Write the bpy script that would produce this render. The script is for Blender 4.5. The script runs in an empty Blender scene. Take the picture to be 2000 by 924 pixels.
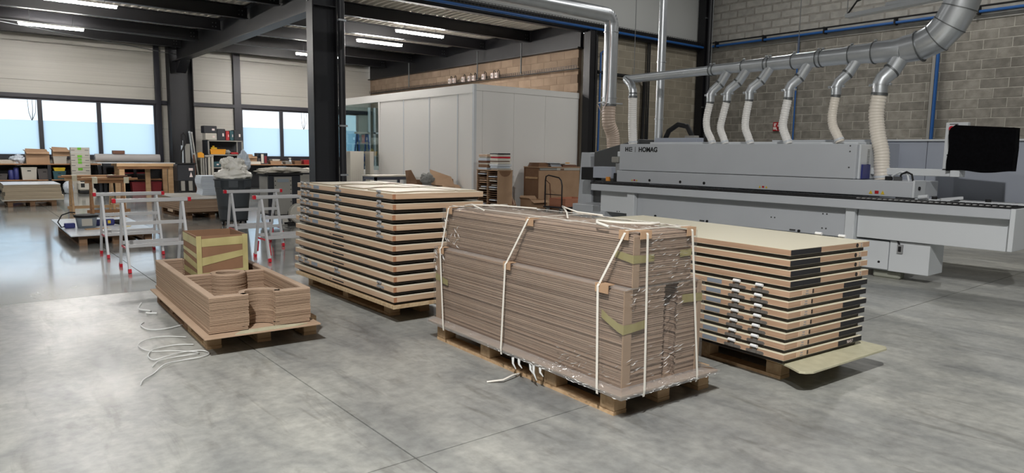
import bpy, bmesh, math, random
from mathutils import Vector, Matrix, noise
random.seed(7)
R = math.radians
SC = bpy.context.scene
COL = SC.collection

# ------------------------------------------------------------------ camera
cam_data = bpy.data.cameras.new('camera')
cam_data.sensor_fit = 'HORIZONTAL'
cam_data.sensor_width = 36.0
cam_data.lens = 36.0 * 1346.5 / 2000.0
cam_data.clip_end = 300
cam = bpy.data.objects.new('camera', cam_data)
COL.objects.link(cam)
YAW, PITCH, ROLL = R(51.04), R(-6.918), R(0.8457)
fw = Vector((math.cos(YAW) * math.cos(PITCH), math.sin(YAW) * math.cos(PITCH), math.sin(PITCH)))
rt = fw.cross(Vector((0, 0, 1))).normalized()
up = rt.cross(fw)
cr, sr = math.cos(ROLL), math.sin(ROLL)
r2 = rt * cr + up * sr
u2 = up * cr - rt * sr
cam.matrix_world = Matrix(((r2.x, u2.x, -fw.x, 0), (r2.y, u2.y, -fw.y, 0), (r2.z, u2.z, -fw.z, 1.42), (0, 0, 0, 1)))
SC.camera = cam

# ------------------------------------------------------------------ view, world, lights
SC.view_settings.view_transform = 'Standard'
SC.view_settings.look = 'None'
SC.view_settings.gamma = 1.0
SC.view_settings.use_curve_mapping = False
SC.view_settings.exposure = -0.12
SC.cycles.max_bounces = 7
SC.cycles.diffuse_bounces = 3
SC.cycles.glossy_bounces = 4
SC.cycles.transmission_bounces = 6
SC.cycles.transparent_max_bounces = 16
SC.cycles.caustics_reflective = False
SC.cycles.caustics_refractive = False
SC.cycles.sample_clamp_indirect = 4.0
SC.cycles.use_denoising = True

world = bpy.data.worlds.new('overcast_sky')
SC.world = world
world.use_nodes = True
wn, wl = world.node_tree.nodes, world.node_tree.links
wn.clear()
wo = wn.new('ShaderNodeOutputWorld')
wb = wn.new('ShaderNodeBackground')
wtc = wn.new('ShaderNodeTexCoord')
wmp = wn.new('ShaderNodeMapping')
wmp.inputs['Scale'].default_value = (1.5, 1.5, 7.0)
wno = wn.new('ShaderNodeTexNoise')
wno.inputs['Scale'].default_value = 2.2
wno.inputs['Detail'].default_value = 5
wra = wn.new('ShaderNodeValToRGB')
wra.color_ramp.elements[0].position = 0.35
wra.color_ramp.elements[0].color = (0.76, 0.84, 0.95, 1)
wra.color_ramp.elements[1].position = 0.62
wra.color_ramp.elements[1].color = (0.98, 0.96, 1.0, 1)
wl.new(wtc.outputs['Generated'], wmp.inputs['Vector'])
wl.new(wmp.outputs['Vector'], wno.inputs['Vector'])
wl.new(wno.outputs['Fac'], wra.inputs['Fac'])
wl.new(wra.outputs['Color'], wb.inputs['Color'])
wb.inputs['Strength'].default_value = 1.75
wl.new(wb.outputs[0], wo.inputs[0])


def hall_light(loc, watts, sx=1.4, sy=0.25, rz=0.0, col=(1.0, 0.985, 0.96)):
    d = bpy.data.lights.new('hall_lamp', 'AREA')
    d.shape = 'RECTANGLE'
    d.size, d.size_y = sx, sy
    d.energy = watts
    d.color = col
    o = bpy.data.objects.new('hall_lamp', d)
    o.location = loc
    o.rotation_euler = (0, 0, rz)
    COL.objects.link(o)
    return o


# rows of LED fittings under the roof of the tall hall
for (lx, ly, w) in ((-2.4, -1.5, 1650), (-4.6, 0.0, 260), (6.0, -3.5, 70), (13.0, -1.0, 80),
                    (14.5, 5.0, 210), (14.5, 9.5, 120), (7.0, 11.5, 20), (1.5, 11.0, 40), (-4.5, 6.0, 60)):
    hall_light((lx, ly, 7.55), w, 0.36, 0.18)


# ------------------------------------------------------------------ materials
def S(r, g, b):
    def c(v):
        v /= 255.0
        return v / 12.92 if v <= 0.04045 else ((v + 0.055) / 1.055) ** 2.4
    return (c(r), c(g), c(b), 1.0)


MATS = {}


def mat(name, col, rough=0.6, metal=0.0, col2=None, scale=6.0, stretch=(1, 1, 1), bump=0.0, detail=4.0, rnd=0.0,
        coord='Object', contrast=(0.35, 0.65), spec=0.5, rough2=None, bscale=None):
    m = bpy.data.materials.new(name)
    m.use_nodes = True
    n, l = m.node_tree.nodes, m.node_tree.links
    p = n['Principled BSDF']
    p.inputs['Base Color'].default_value = col
    p.inputs['Roughness'].default_value = rough
    p.inputs['Metallic'].default_value = metal
    p.inputs['Specular IOR Level'].default_value = spec
    MATS[name] = m
    if col2 is None and bump == 0 and rnd == 0:
        return m
    if coord == 'World':
        g = n.new('ShaderNodeNewGeometry')
        src = g.outputs['Position']
    else:
        tc = n.new('ShaderNodeTexCoord')
        src = tc.outputs[coord]
    mp = n.new('ShaderNodeMapping')
    mp.inputs['Scale'].default_value = stretch
    l.new(src, mp.inputs['Vector'])
    nz = n.new('ShaderNodeTexNoise')
    nz.inputs['Scale'].default_value = scale
    nz.inputs['Detail'].default_value = detail
    l.new(mp.outputs['Vector'], nz.inputs['Vector'])
    cur = None
    if col2 is not None:
        ra = n.new('ShaderNodeValToRGB')
        ra.color_ramp.elements[0].position = contrast[0]
        ra.color_ramp.elements[1].position = contrast[1]
        ra.color_ramp.elements[0].color = col
        ra.color_ramp.elements[1].color = col2
        l.new(nz.outputs['Fac'], ra.inputs['Fac'])
        cur = ra.outputs['Color']
    if rnd > 0:
        oi = n.new('ShaderNodeObjectInfo')
        mr = n.new('ShaderNodeMapRange')
        mr.inputs['To Min'].default_value = 1 - rnd
        mr.inputs['To Max'].default_value = 1 + rnd
        l.new(oi.outputs['Random'], mr.inputs['Value'])
        mx = n.new('ShaderNodeMix')
        mx.data_type = 'RGBA'
        mx.blend_type = 'MULTIPLY'
        mx.inputs['Factor'].default_value = 1.0
        if cur is not None:
            l.new(cur, mx.inputs['A'])
        else:
            mx.inputs['A'].default_value = col
        l.new(mr.outputs['Result'], mx.inputs['B'])
        cur = mx.outputs['Result']
        ad = n.new('ShaderNodeVectorMath')
        ad.operation = 'ADD'
        mu = n.new('ShaderNodeMath')
        mu.operation = 'MULTIPLY'
        mu.inputs[1].default_value = 37.0
        l.new(oi.outputs['Random'], mu.inputs[0])
        l.new(src, ad.inputs[0])
        l.new(mu.outputs[0], ad.inputs[1])
        l.new(ad.outputs[0], mp.inputs['Vector'])
    if cur is not None:
        l.new(cur, p.inputs['Base Color'])
    if rough2 is not None:
        mr2 = n.new('ShaderNodeMapRange')
        mr2.inputs['From Min'].default_value = 0.3
        mr2.inputs['From Max'].default_value = 0.7
        mr2.inputs['To Min'].default_value = rough
        mr2.inputs['To Max'].default_value = rough2
        l.new(nz.outputs['Fac'], mr2.inputs['Value'])
        l.new(mr2.outputs['Result'], p.inputs['Roughness'])
    if bump > 0:
        b = n.new('ShaderNodeBump')
        b.inputs['Strength'].default_value = bump
        b.inputs['Distance'].default_value = 0.02
        if bscale:
            nb = n.new('ShaderNodeTexNoise')
            nb.inputs['Scale'].default_value = bscale
            nb.inputs['Detail'].default_value = 3
            l.new(mp.outputs['Vector'], nb.inputs['Vector'])
            l.new(nb.outputs['Fac'], b.inputs['Height'])
        else:
            l.new(nz.outputs['Fac'], b.inputs['Height'])
        l.new(b.outputs['Normal'], p.inputs['Normal'])
    return m


def emit(name, col, strength):
    m = bpy.data.materials.new(name)
    m.use_nodes = True
    n, l = m.node_tree.nodes, m.node_tree.links
    n.clear()
    o = n.new('ShaderNodeOutputMaterial')
    e = n.new('ShaderNodeEmission')
    e.inputs['Color'].default_value = col
    e.inputs['Strength'].default_value = strength
    l.new(e.outputs[0], o.inputs[0])
    MATS[name] = m
    return m


def sheet_mat(name, kind, col=(1, 1, 1, 1), gl=0.1, rough=0.1, bump=0.0, bscale=20.0, stretch=(1, 1, 1), diff=0.0, bdist=0.03, fres=0.35):
    """thin see-through sheets: 'clear' (transparent + gloss) or 'film' (translucent)"""
    m = bpy.data.materials.new(name)
    m.use_nodes = True
    n, l = m.node_tree.nodes, m.node_tree.links
    n.clear()
    o = n.new('ShaderNodeOutputMaterial')
    g = n.new('ShaderNodeBsdfGlossy')
    g.inputs['Roughness'].default_value = rough
    g.inputs['Color'].default_value = (1, 1, 1, 1)
    if kind == 'clear':
        t = n.new('ShaderNodeBsdfTransparent')
    else:
        t = n.new('ShaderNodeBsdfTranslucent')
    t.inputs['Color'].default_value = col
    base = t
    if diff > 0:
        d = n.new('ShaderNodeBsdfDiffuse')
        d.inputs['Color'].default_value = (0.8, 0.8, 0.8, 1)
        md = n.new('ShaderNodeMixShader')
        md.inputs['Fac'].default_value = diff
        l.new(t.outputs[0], md.inputs[1])
        l.new(d.outputs[0], md.inputs[2])
        base = md
    fr = n.new('ShaderNodeLayerWeight')
    fr.inputs['Blend'].default_value = 0.25
    mr = n.new('ShaderNodeMapRange')
    mr.inputs['To Min'].default_value = gl
    mr.inputs['To Max'].default_value = min(1.0, gl + fres)
    l.new(fr.outputs['Fresnel'], mr.inputs['Value'])
    mx = n.new('ShaderNodeMixShader')
    l.new(mr.outputs['Result'], mx.inputs['Fac'])
    l.new(base.outputs[0], mx.inputs[1])
    l.new(g.outputs[0], mx.inputs[2])
    if bump > 0:
        tc = n.new('ShaderNodeTexCoord')
        mp = n.new('ShaderNodeMapping')
        mp.inputs['Scale'].default_value = stretch
        nz = n.new('ShaderNodeTexNoise')
        nz.inputs['Scale'].default_value = bscale
        nz.inputs['Detail'].default_value = 3
        b = n.new('ShaderNodeBump')
        b.inputs['Strength'].default_value = bump
        b.inputs['Distance'].default_value = bdist
        nm = n.new('ShaderNodeTexNoise')
        nm.inputs['Scale'].default_value = 3.0
        rm = n.new('ShaderNodeValToRGB')
        rm.color_ramp.elements[0].position = 0.42
        rm.color_ramp.elements[1].position = 0.62
        l.new(tc.outputs['Object'], nm.inputs['Vector'])
        l.new(nm.outputs['Fac'], rm.inputs['Fac'])
        l.new(rm.outputs['Color'], b.inputs['Strength'])
        l.new(tc.outputs['Object'], mp.inputs['Vector'])
        l.new(mp.outputs['Vector'], nz.inputs['Vector'])
        l.new(nz.outputs['Fac'], b.inputs['Height'])
        l.new(b.outputs['Normal'], g.inputs['Normal'])
    l.new(mx.outputs[0], o.inputs[0])
    MATS[name] = m
    return m


def floor_material(key, r0, r1, bmp, coat=0.0):
    m = bpy.data.materials.new(key)
    m.use_nodes = True
    n, l = m.node_tree.nodes, m.node_tree.links
    p = n['Principled BSDF']
    g = n.new('ShaderNodeNewGeometry')

    def noise(scale, detail, stretch=(1, 1, 1), rot=0.0, dist=0.0):
        mp = n.new('ShaderNodeMapping')
        mp.inputs['Scale'].default_value = stretch
        mp.inputs['Rotation'].default_value = (0, 0, rot)
        l.new(g.outputs['Position'], mp.inputs['Vector'])
        z = n.new('ShaderNodeTexNoise')
        z.inputs['Scale'].default_value = scale
        z.inputs['Detail'].default_value = detail
        z.inputs['Roughness'].default_value = 0.6
        z.inputs['Distortion'].default_value = dist
        l.new(mp.outputs['Vector'], z.inputs['Vector'])
        return z.outputs['Fac']

    def ramp(f, a, b, p0, p1):
        r = n.new('ShaderNodeValToRGB')
        r.color_ramp.elements[0].position = p0
        r.color_ramp.elements[1].position = p1
        r.color_ramp.elements[0].color = a
        r.color_ramp.elements[1].color = b
        l.new(f, r.inputs['Fac'])
        return r.outputs['Color']

    def mixc(a, b, fac, mode='MULTIPLY'):
        x = n.new('ShaderNodeMix')
        x.data_type = 'RGBA'
        x.blend_type = mode
        x.inputs['Factor'].default_value = fac
        l.new(a, x.inputs['A'])
        l.new(b, x.inputs['B'])
        return x.outputs['Result']
    big = ramp(noise(0.55, 5, (1, 0.6, 1), 0.5, 0.4), S(136, 138, 138), S(184, 184, 178), 0.32, 0.68)
    mid = ramp(noise(2.6, 6, (1, 0.45, 1), 0.9, 0.6), (0.70, 0.71, 0.72, 1), (1.14, 1.13, 1.10, 1), 0.36, 0.64)
    fine = ramp(noise(15, 12), (0.76, 0.76, 0.76, 1), (1.14, 1.14, 1.13, 1), 0.32, 0.66)
    scr = ramp(noise(5.0, 9, (1, 0.22, 1), 0.55, 1.6), (0.66, 0.65, 0.63, 1), (1, 1, 1, 1), 0.33, 0.45)
    c = mixc(mixc(mixc(big, mid, 1.0), fine, 0.8), scr, 0.7)
    l.new(c, p.inputs['Base Color'])
    mr = n.new('ShaderNodeMapRange')
    mr.inputs['From Min'].default_value = 0.3
    mr.inputs['From Max'].default_value = 0.7
    mr.inputs['To Min'].default_value = r0
    mr.inputs['To Max'].default_value = r1
    l.new(noise(1.4, 6, (1, 0.5, 1), 0.7, 0.5), mr.inputs['Value'])
    l.new(mr.outputs['Result'], p.inputs['Roughness'])
    p.inputs['Specular IOR Level'].default_value = 0.7
    p.inputs['Coat Weight'].default_value = coat
    p.inputs['Coat Roughness'].default_value = 0.10
    p.inputs['Coat IOR'].default_value = 1.7
    b = n.new('ShaderNodeBump')
    b.inputs['Strength'].default_value = bmp
    b.inputs['Distance'].default_value = 0.01
    l.new(noise(5.5, 5, (1, 0.5, 1), 0.4, 0.5), b.inputs['Height'])
    l.new(b.outputs['Normal'], p.inputs['Normal'])
    MATS[key] = m


floor_material('floor_polished', 0.12, 0.26, 0.07, 0.8)
floor_material('floor_worn', 0.30, 0.46, 0.12)
mat('joint', S(70, 68, 64), 0.9)
mat('mortar', S(186, 182, 172), 0.95, col2=S(166, 162, 152), scale=8, bump=0.3, coord='World')
mat('block_grey', S(122, 118, 110), 0.95, col2=S(146, 142, 133), scale=5, bump=0.35, rnd=0.16, bscale=60, coord='World')
mat('mortar_grey', S(138, 135, 128), 0.95, col2=S(156, 152, 144), scale=7, coord='World')
mat('block_pale', S(160, 158, 152), 0.95, col2=S(178, 175, 168), scale=5, bump=0.3, rnd=0.08, bscale=60, coord='World')
mat('block_warm', S(142, 135, 120), 0.95, col2=S(160, 151, 134), scale=1.5, bump=0.25, rnd=0.05, bscale=60, coord='World')
mat('block_brown', S(158, 136, 116), 0.95, col2=S(176, 153, 131), scale=2, bump=0.25, rnd=0.05, bscale=60, coord='World')
mat('mortar_brown', S(150, 130, 112), 0.95)
mat('mortar_warm', S(176, 168, 152), 0.95)
mat('lintel', S(168, 167, 162), 0.9, col2=S(150, 148, 142), scale=3, coord='World')
mat('cladding', S(196, 193, 184), 0.42, col2=S(188, 185, 177), scale=2, stretch=(0.15, 0.15, 14), bump=0.10, coord='World', rnd=0.02)
mat('upper_cladding', S(198, 200, 198), 0.55)
mat('steel_dark', S(19, 19, 23), 0.45, col2=S(24, 24, 28), scale=3, coord='World')
mat('steel_web', S(42, 43, 47), 0.45)
mat('frame_dark', S(50, 50, 58), 0.45)
mat('deck', S(206, 200, 190), 0.65, 0.0)
mat('hall_roof', S(70, 72, 76), 0.7)
mat('hall_wall', S(96, 95, 92), 0.8)
mat('galv', S(214, 218, 222), 0.30, 0.72, col2=S(204, 209, 213), scale=5, rough2=0.36)
mat('galv_dark', S(120, 123, 124), 0.5, 0.8)
mat('alu', S(216, 217, 219), 0.36, 0.45)
mat('chrome', S(236, 237, 238), 0.25, 0.1)
mat('red_plastic', S(200, 28, 48), 0.4)
mat('blue_pipe', S(38, 92, 158), 0.4)
mat('white_panel', S(238, 236, 232), 0.40)
mat('machine_grey', S(194, 198, 203), 0.42, col2=S(189, 193, 198), scale=1.2)
mat('machine_white', S(215, 219, 222), 0.42)
mat('machine_blue_grey', S(172, 178, 190), 0.4)
mat('machine_dark', S(78, 79, 80), 0.5)
mat('machine_skirt', S(158, 160, 148), 0.6)
mat('black', S(16, 16, 18), 0.7)
mat('black_fabric', S(7, 7, 9), 0.95, col2=S(11, 11, 14), scale=30, bump=0.25, spec=0.08)
mat('rubber', S(24, 24, 26), 0.6)
mat('chain_light', S(190, 190, 190), 0.4)
mat('hose_white', S(244, 242, 238), 0.35)
mat('hose_cream', S(238, 230, 217), 0.35)
mat('hose_clear', S(208, 188, 172), 0.3)
mat('wood_pallet', S(178, 146, 110), 0.8, col2=S(198, 168, 132), scale=4, stretch=(0.6, 6, 6), rnd=0.10, bump=0.1)
mat('wood_pallet_old', S(132, 102, 78), 0.85, col2=S(156, 124, 96), scale=4, stretch=(0.6, 6, 6), rnd=0.10, bump=0.1)
mat('wood_edge', S(184, 155, 128), 0.6, col2=S(200, 173, 147), scale=2.0, stretch=(1.2, 1.2, 22), rnd=0.05)
mat('wood_edge_red', S(170, 138, 112), 0.6, col2=S(187, 155, 129), scale=2.0, stretch=(1.2, 1.2, 22), rnd=0.05)
mat('wood_end', S(180, 130, 96), 0.7, col2=S(150, 104, 76), scale=30)
mat('door_cream', S(231, 224, 200), 0.38, col2=S(228, 221, 196), scale=1.0)
mat('door_pale', S(228, 219, 198), 0.45)
mat('door_back_shade', S(44, 39, 36), 0.5)  # dark brown back, deepened to hold the shadow between stacked doors
mat('seal_black', S(34, 34, 37), 0.7)
mat('hinge_dark', S(104, 100, 95), 0.45, 0.0)
mat('hinge_grey', S(150, 151, 152), 0.4, 0.0)
mat('zinc_patch', S(150, 160, 172), 0.45, 0.3)
mat('sticker', S(206, 178, 152), 0.5)
mat('mdf', S(176, 151, 129), 0.75, col2=S(188, 163, 141), scale=3)
mat('mdf_edge', S(136, 112, 92), 0.8, col2=S(186, 160, 136), scale=1.3, stretch=(0.4, 0.4, 75), contrast=(0.3, 0.7), detail=3)
mat('mdf_wrapped', S(128, 108, 94), 0.7, col2=S(212, 186, 164), scale=1.2, stretch=(0.3, 0.3, 85), contrast=(0.30, 0.70), detail=5)
mat('mdf_face', S(186, 160, 136), 0.7, col2=S(172, 146, 122), scale=2)
mat('chipboard_green', S(188, 184, 158), 0.7, col2=S(176, 172, 146), scale=14, bump=0.1)
mat('osb', S(196, 174, 140), 0.7, col2=S(168, 142, 108), scale=24, stretch=(1, 3, 1))
mat('cardboard', S(182, 150, 120), 0.85, col2=S(172, 140, 111), scale=3)
mat('cardboard_dark', S(140, 106, 80), 0.85, col2=S(128, 96, 72), scale=3)
mat('tape_yellow', S(186, 177, 126), 0.45, col2=S(168, 157, 108), scale=6)
mat('strap_white', S(226, 222, 212), 0.5)
mat('strap_clear', S(214, 216, 214), 0.3)
mat('bag_white', S(242, 240, 233), 0.4, col2=S(232, 229, 220), scale=6, bump=0.3)
mat('bin_grey', S(70, 75, 80), 0.55)
mat('plastic_dark', S(40, 42, 48), 0.5)
mat('board_white', S(218, 222, 226), 0.22)
mat('board_side', S(178, 164, 142), 0.7, col2=S(158, 146, 128), scale=2, stretch=(0.4, 0.4, 40))
mat('bucket_grey', S(136, 146, 154), 0.5)
mat('pine', S(208, 174, 134), 0.65, col2=S(194, 158, 118), scale=2, stretch=(1, 8, 8))
mat('pine_dark', S(176, 132, 92), 0.7, col2=S(152, 110, 76), scale=2, stretch=(1, 8, 8))
mat('rust_wood', S(120, 84, 66), 0.8)
mat('red_paint', S(176, 44, 48), 0.45)
mat('red_dark', S(132, 36, 44), 0.5)
mat('orange', S(232, 160, 40), 0.5)
mat('yellow', S(222, 190, 50), 0.5)
mat('teal', S(44, 84, 92), 0.5)
mat('crate_grey', S(150, 148, 142), 0.6)
mat('crate_dark', S(78, 74, 74), 0.6)
mat('tower_grey', S(186, 182, 172), 0.6)
mat('green_tape', S(112, 184, 56), 0.5)
mat('foam_white', S(214, 222, 232), 0.6, col2=S(200, 210, 222), scale=1, stretch=(0.3, 0.3, 30))
mat('paper', S(224, 218, 206), 0.7)
mat('paper_blue', S(186, 206, 232), 0.6)
mat('roll_grey', S(176, 172, 170), 0.6)
mat('bluepack', S(52, 58, 120), 0.4)
mat('ladder_blue', S(44, 84, 150), 0.5)
mat('pink_wood', S(196, 136, 108), 0.7, col2=S(184, 124, 98), scale=2, stretch=(1, 1, 10))
mat('sign_red', S(176, 20, 30), 0.5)
mat('sign_white', S(230, 214, 210), 0.5)
mat('sand', S(226, 150, 60), 0.5)
mat('desk_grey', S(78, 84, 100), 0.5)
mat('cloth_grey', S(150, 150, 146), 0.9)
mat('tree_bark', S(60, 54, 56), 0.9)
emit('lamp_on', (1.0, 0.96, 0.92, 1), 250.0)
sheet_mat('glass', 'clear', (0.93, 0.97, 0.98, 1), 0.03, 0.02)
sheet_mat('booth_glass', 'clear', (0.74, 0.84, 0.86, 1), 0.05, 0.02)
sheet_mat('window_film', 'film', (0.80, 0.93, 1.0, 1), 0.02, 0.2)
sheet_mat('stretch_film', 'clear', (0.95, 0.95, 0.95, 1), 0.035, 0.12, 1.0, 9.0, (0.8, 0.8, 2.0), 0.03, 0.05)
mat('film_glint_crease', S(236, 236, 234), 0.15, spec=0.9)  # near-white colour stands in for glints along the film creases
sheet_mat('film_edge', 'clear', (0.95, 0.95, 0.95, 1), 0.25, 0.28, 1.0, 14.0, (1, 1, 2), 0.16, 0.08)


# ------------------------------------------------------------------ mesh builder
class G:
    def __init__(s):
        s.v, s.f, s.sm = [], [], []

    def add(s, vs, fs, smooth=False):
        b = len(s.v)
        s.v += [tuple(p) for p in vs]
        s.f += [tuple(b + i for i in f) for f in fs]
        s.sm += [smooth] * len(fs)
        return s

    def box(s, x0, x1, y0, y1, z0, z1):
        return s.add([(x0, y0, z0), (x1, y0, z0), (x1, y1, z0), (x0, y1, z0), (x0, y0, z1), (x1, y0, z1), (x1, y1, z1), (x0, y1, z1)],
                     [(0, 3, 2, 1), (4, 5, 6, 7), (0, 1, 5, 4), (1, 2, 6, 5), (2, 3, 7, 6), (3, 0, 4, 7)])

    def hexa(s, a):
        """eight corners, bottom four then top four, counter-clockwise"""
        return s.add(a, [(0, 3, 2, 1), (4, 5, 6, 7), (0, 1, 5, 4), (1, 2, 6, 5), (2, 3, 7, 6), (3, 0, 4, 7)])

    def bar(s, p, q, w, h, upv=(0, 0, 1)):
        p, q = Vector(p), Vector(q)
        d = (q - p).normalized()
        u = Vector(upv)
        if abs(d.dot(u)) > 0.98:
            u = Vector((1, 0, 0))
        a = d.cross(u).normalized() * (w / 2)
        b = a.cross(d).normalized() * (h / 2)
        return s.hexa([p - a - b, p + a - b, q + a - b, q - a - b, p - a + b, p + a + b, q + a + b, q - a + b])

    def cyl(s, p, q, r0, r1=None, n=16, caps=True):
        r1 = r0 if r1 is None else r1
        return s.tube([p, q], [r0, r1], n, caps)

    def tube(s, pts, r, n=10, caps=True):
        pts = [Vector(p) for p in pts]
        rs = r if isinstance(r, (list, tuple)) else [r] * len(pts)
        rings = []
        prev = None
        for i, p in enumerate(pts):
            d = (pts[min(i + 1, len(pts) - 1)] - pts[max(i - 1, 0)])
            if d.length < 1e-9:
                d = Vector((0, 0, 1))
            d.normalize()
            if prev is None:
                a = d.cross(Vector((0, 0, 1)))
                if a.length < 0.1:
                    a = d.cross(Vector((1, 0, 0)))
            else:
                a = prev - d * prev.dot(d)
                if a.length < 1e-6:
                    a = d.orthogonal()
            a.normalize()
            prev = a
            b = d.cross(a)
            rings.append([p + (a * math.cos(t) + b * math.sin(t)) * rs[i] for t in (2 * math.pi * k / n for k in range(n))])
        vs = [x for rg in rings for x in rg]
        fs = []
        for i in range(len(rings) - 1):
            for k in range(n):
                fs.append((i * n + k, i * n + (k + 1) % n, (i + 1) * n + (k + 1) % n, (i + 1) * n + k))
        s.add(vs, fs, True)
        if caps:
            s.add(rings[0], [tuple(reversed(range(n)))])
            s.add(rings[-1], [tuple(range(n))])
        return s

    def lathe(s, prof, c=(0, 0, 0), n=24, smooth=True, sx=1.0, sy=1.0):
        vs, fs = [], []
        for (r, z) in prof:
            for k in range(n):
                t = 2 * math.pi * k / n
                vs.append((c[0] + r * math.cos(t) * sx, c[1] + r * math.sin(t) * sy, c[2] + z))
        for i in range(len(prof) - 1):
            for k in range(n):
                fs.append((i * n + k, i * n + (k + 1) % n, (i + 1) * n + (k + 1) % n, (i + 1) * n + k))
        fs.append(tuple(reversed(range(n))))
        fs.append(tuple((len(prof) - 1) * n + k for k in range(n)))
        return s.add(vs, fs, smooth)

    def prism(s, poly, z0, z1):
        n = len(poly)
        vs = [(x, y, z0) for x, y in poly] + [(x, y, z1) for x, y in poly]
        fs = [tuple(reversed(range(n))), tuple(range(n, 2 * n))]
        fs += [(i, (i + 1) % n, n + (i + 1) % n, n + i) for i in range(n)]
        return s.add(vs, fs)

    def xprism(s, poly, x0, x1):
        """polygon in (y, z), extruded along x"""
        n = len(poly)
        vs = [(x0, y, z) for y, z in poly] + [(x1, y, z) for y, z in poly]
        fs = [tuple(reversed(range(n))), tuple(range(n, 2 * n))]
        fs += [(i, (i + 1) % n, n + (i + 1) % n, n + i) for i in range(n)]
        return s.add(vs, fs)

    def yprism(s, poly, y0, y1):
        """polygon in (x, z), extruded along y"""
        n = len(poly)
        vs = [(x, y0, z) for x, z in poly] + [(x, y1, z) for x, z in poly]
        fs = [tuple(range(n)), tuple(reversed(range(n, 2 * n)))]
        fs += [(i, n + i, n + (i + 1) % n, (i + 1) % n) for i in range(n)]
        return s.add(vs, fs)

    def ring(s, cx, cy, ri, ro, z0, z1, a0, a1, n=20):
        full = abs(a1 - a0) >= 2 * math.pi - 1e-6
        k = n if full else n + 1
        vs = []
        for i in range(k):
            t = a0 + (a1 - a0) * i / n
            c, q = math.cos(t), math.sin(t)
            vs += [(cx + ri * c, cy + ri * q, z0), (cx + ro * c, cy + ro * q, z0), (cx + ro * c, cy + ro * q, z1), (cx + ri * c, cy + ri * q, z1)]
        fs = []
        for i in range(n):
            a, b = 4 * i, 4 * ((i + 1) % k)
            fs += [(a, b, b + 1, a + 1), (a + 1, b + 1, b + 2, a + 2), (a + 2, b + 2, b + 3, a + 3), (a + 3, b + 3, b, a)]
        if not full:
            e = 4 * n
            fs += [(0, 1, 2, 3), (e + 3, e + 2, e + 1, e)]
        return s.add(vs, fs)

    def ribbon(s, pts, wv, t=0.0015):
        """flat strap following pts; wv = half-width vector; thickness t"""
        wv = Vector(wv)
        pts = [Vector(p) for p in pts]
        vs = []
        for i, p in enumerate(pts):
            d = (pts[min(i + 1, len(pts) - 1)] - pts[max(i - 1, 0)]).normalized()
            nn = d.cross(wv).normalized() * t
            vs += [p - wv, p + wv, p + wv + nn, p - wv + nn]
        fs = []
        for i in range(len(pts) - 1):
            a, b = 4 * i, 4 * i + 4
            fs += [(a, a + 1, b + 1, b), (a + 1, a + 2, b + 2, b + 1), (a + 2, a + 3, b + 3, b + 2), (a + 3, a, b, b + 3)]
        e = 4 * (len(pts) - 1)
        fs += [(3, 2, 1, 0), (e, e + 1, e + 2, e + 3)]
        return s.add(vs, fs)

    def grid(s, fn, nu, nv, smooth=True):
        vs = [fn(i / nu, j / nv) for j in range(nv + 1) for i in range(nu + 1)]
        fs = [(j * (nu + 1) + i, j * (nu + 1) + i + 1, (j + 1) * (nu + 1) + i + 1, (j + 1) * (nu + 1) + i) for j in range(nv) for i in range(nu)]
        return s.add(vs, fs, smooth)

    def mesh(s, name, m, bev=0.0):
        me = bpy.data.meshes.new(name)
        me.from_pydata(s.v, [], s.f)
        me.polygons.foreach_set('use_smooth', s.sm)
        if bev > 0:
            bm = bmesh.new()
            bm.from_mesh(me)
            es = [e for e in bm.edges if len(e.link_faces) == 2 and not (e.link_faces[0].smooth and e.link_faces[1].smooth) and e.calc_face_angle(0) > 0.6]
            bmesh.ops.bevel(bm, geom=es, offset=bev, segments=1, affect='EDGES', clamp_overlap=True)
            bm.to_mesh(me)
            bm.free()
        me.materials.append(MATS[m])
        me.update()
        return me

    def build(s, name, m, parent=None, loc=None, rz=0.0, bev=0.0, label=None, kind=None):
        return put(name, s.mesh(name, m, bev), parent, loc, rz, label, kind)


def put(name, me, parent=None, loc=None, rz=0.0, label=None, kind=None):
    o = bpy.data.objects.new(name, me)
    COL.objects.link(o)
    if loc is not None:
        o.location = loc
    if rz:
        o.rotation_euler = (0, 0, rz)
    if parent is not None:
        o.parent = parent
    if label:
        o['label'] = label
    if kind:
        o['kind'] = kind
    return o


def tag(o, label, cat, group=None):
    o['label'] = label
    o['category'] = cat
    if group:
        o['group'] = group
    return o


def thing(name, label, cat, loc=(0, 0, 0), rz=0.0, group=None):
    o = bpy.data.objects.new(name, None)
    o.empty_display_size = 0.1
    COL.objects.link(o)
    o.location = loc
    o.rotation_euler = (0, 0, rz)
    return tag(o, label, cat, group)


def B(*a):
    return G().box(*a)


def struct(name, g, m, bev=0.0, label=None):
    o = g.build(name, m, bev=bev)
    o['kind'] = 'structure'
    if label:
        o['label'] = label
    return o


def text(body, size, m, parent, mw, name='lettering', ext=0.001, bold=0.0):
    c = bpy.data.curves.new(name, 'FONT')
    c.body = body
    c.size = size
    c.extrude = ext
    c.offset = bold
    tmp = bpy.data.objects.new(name, c)
    COL.objects.link(tmp)
    bpy.context.view_layer.update()
    me = bpy.data.meshes.new_from_object(tmp.evaluated_get(bpy.context.evaluated_depsgraph_get()))
    bpy.data.objects.remove(tmp)
    me.materials.clear()
    me.materials.append(MATS[m])
    o = put(name, me, parent)
    o.matrix_local = mw
    return o


FACE_NX = Matrix(((0, 0, -1, 0), (-1, 0, 0, 0), (0, 1, 0, 0), (0, 0, 0, 1)))   # text facing -X
FACE_NY = Matrix(((1, 0, 0, 0), (0, 0, -1, 0), (0, 1, 0, 0), (0, 0, 0, 1)))    # text facing -Y

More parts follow.
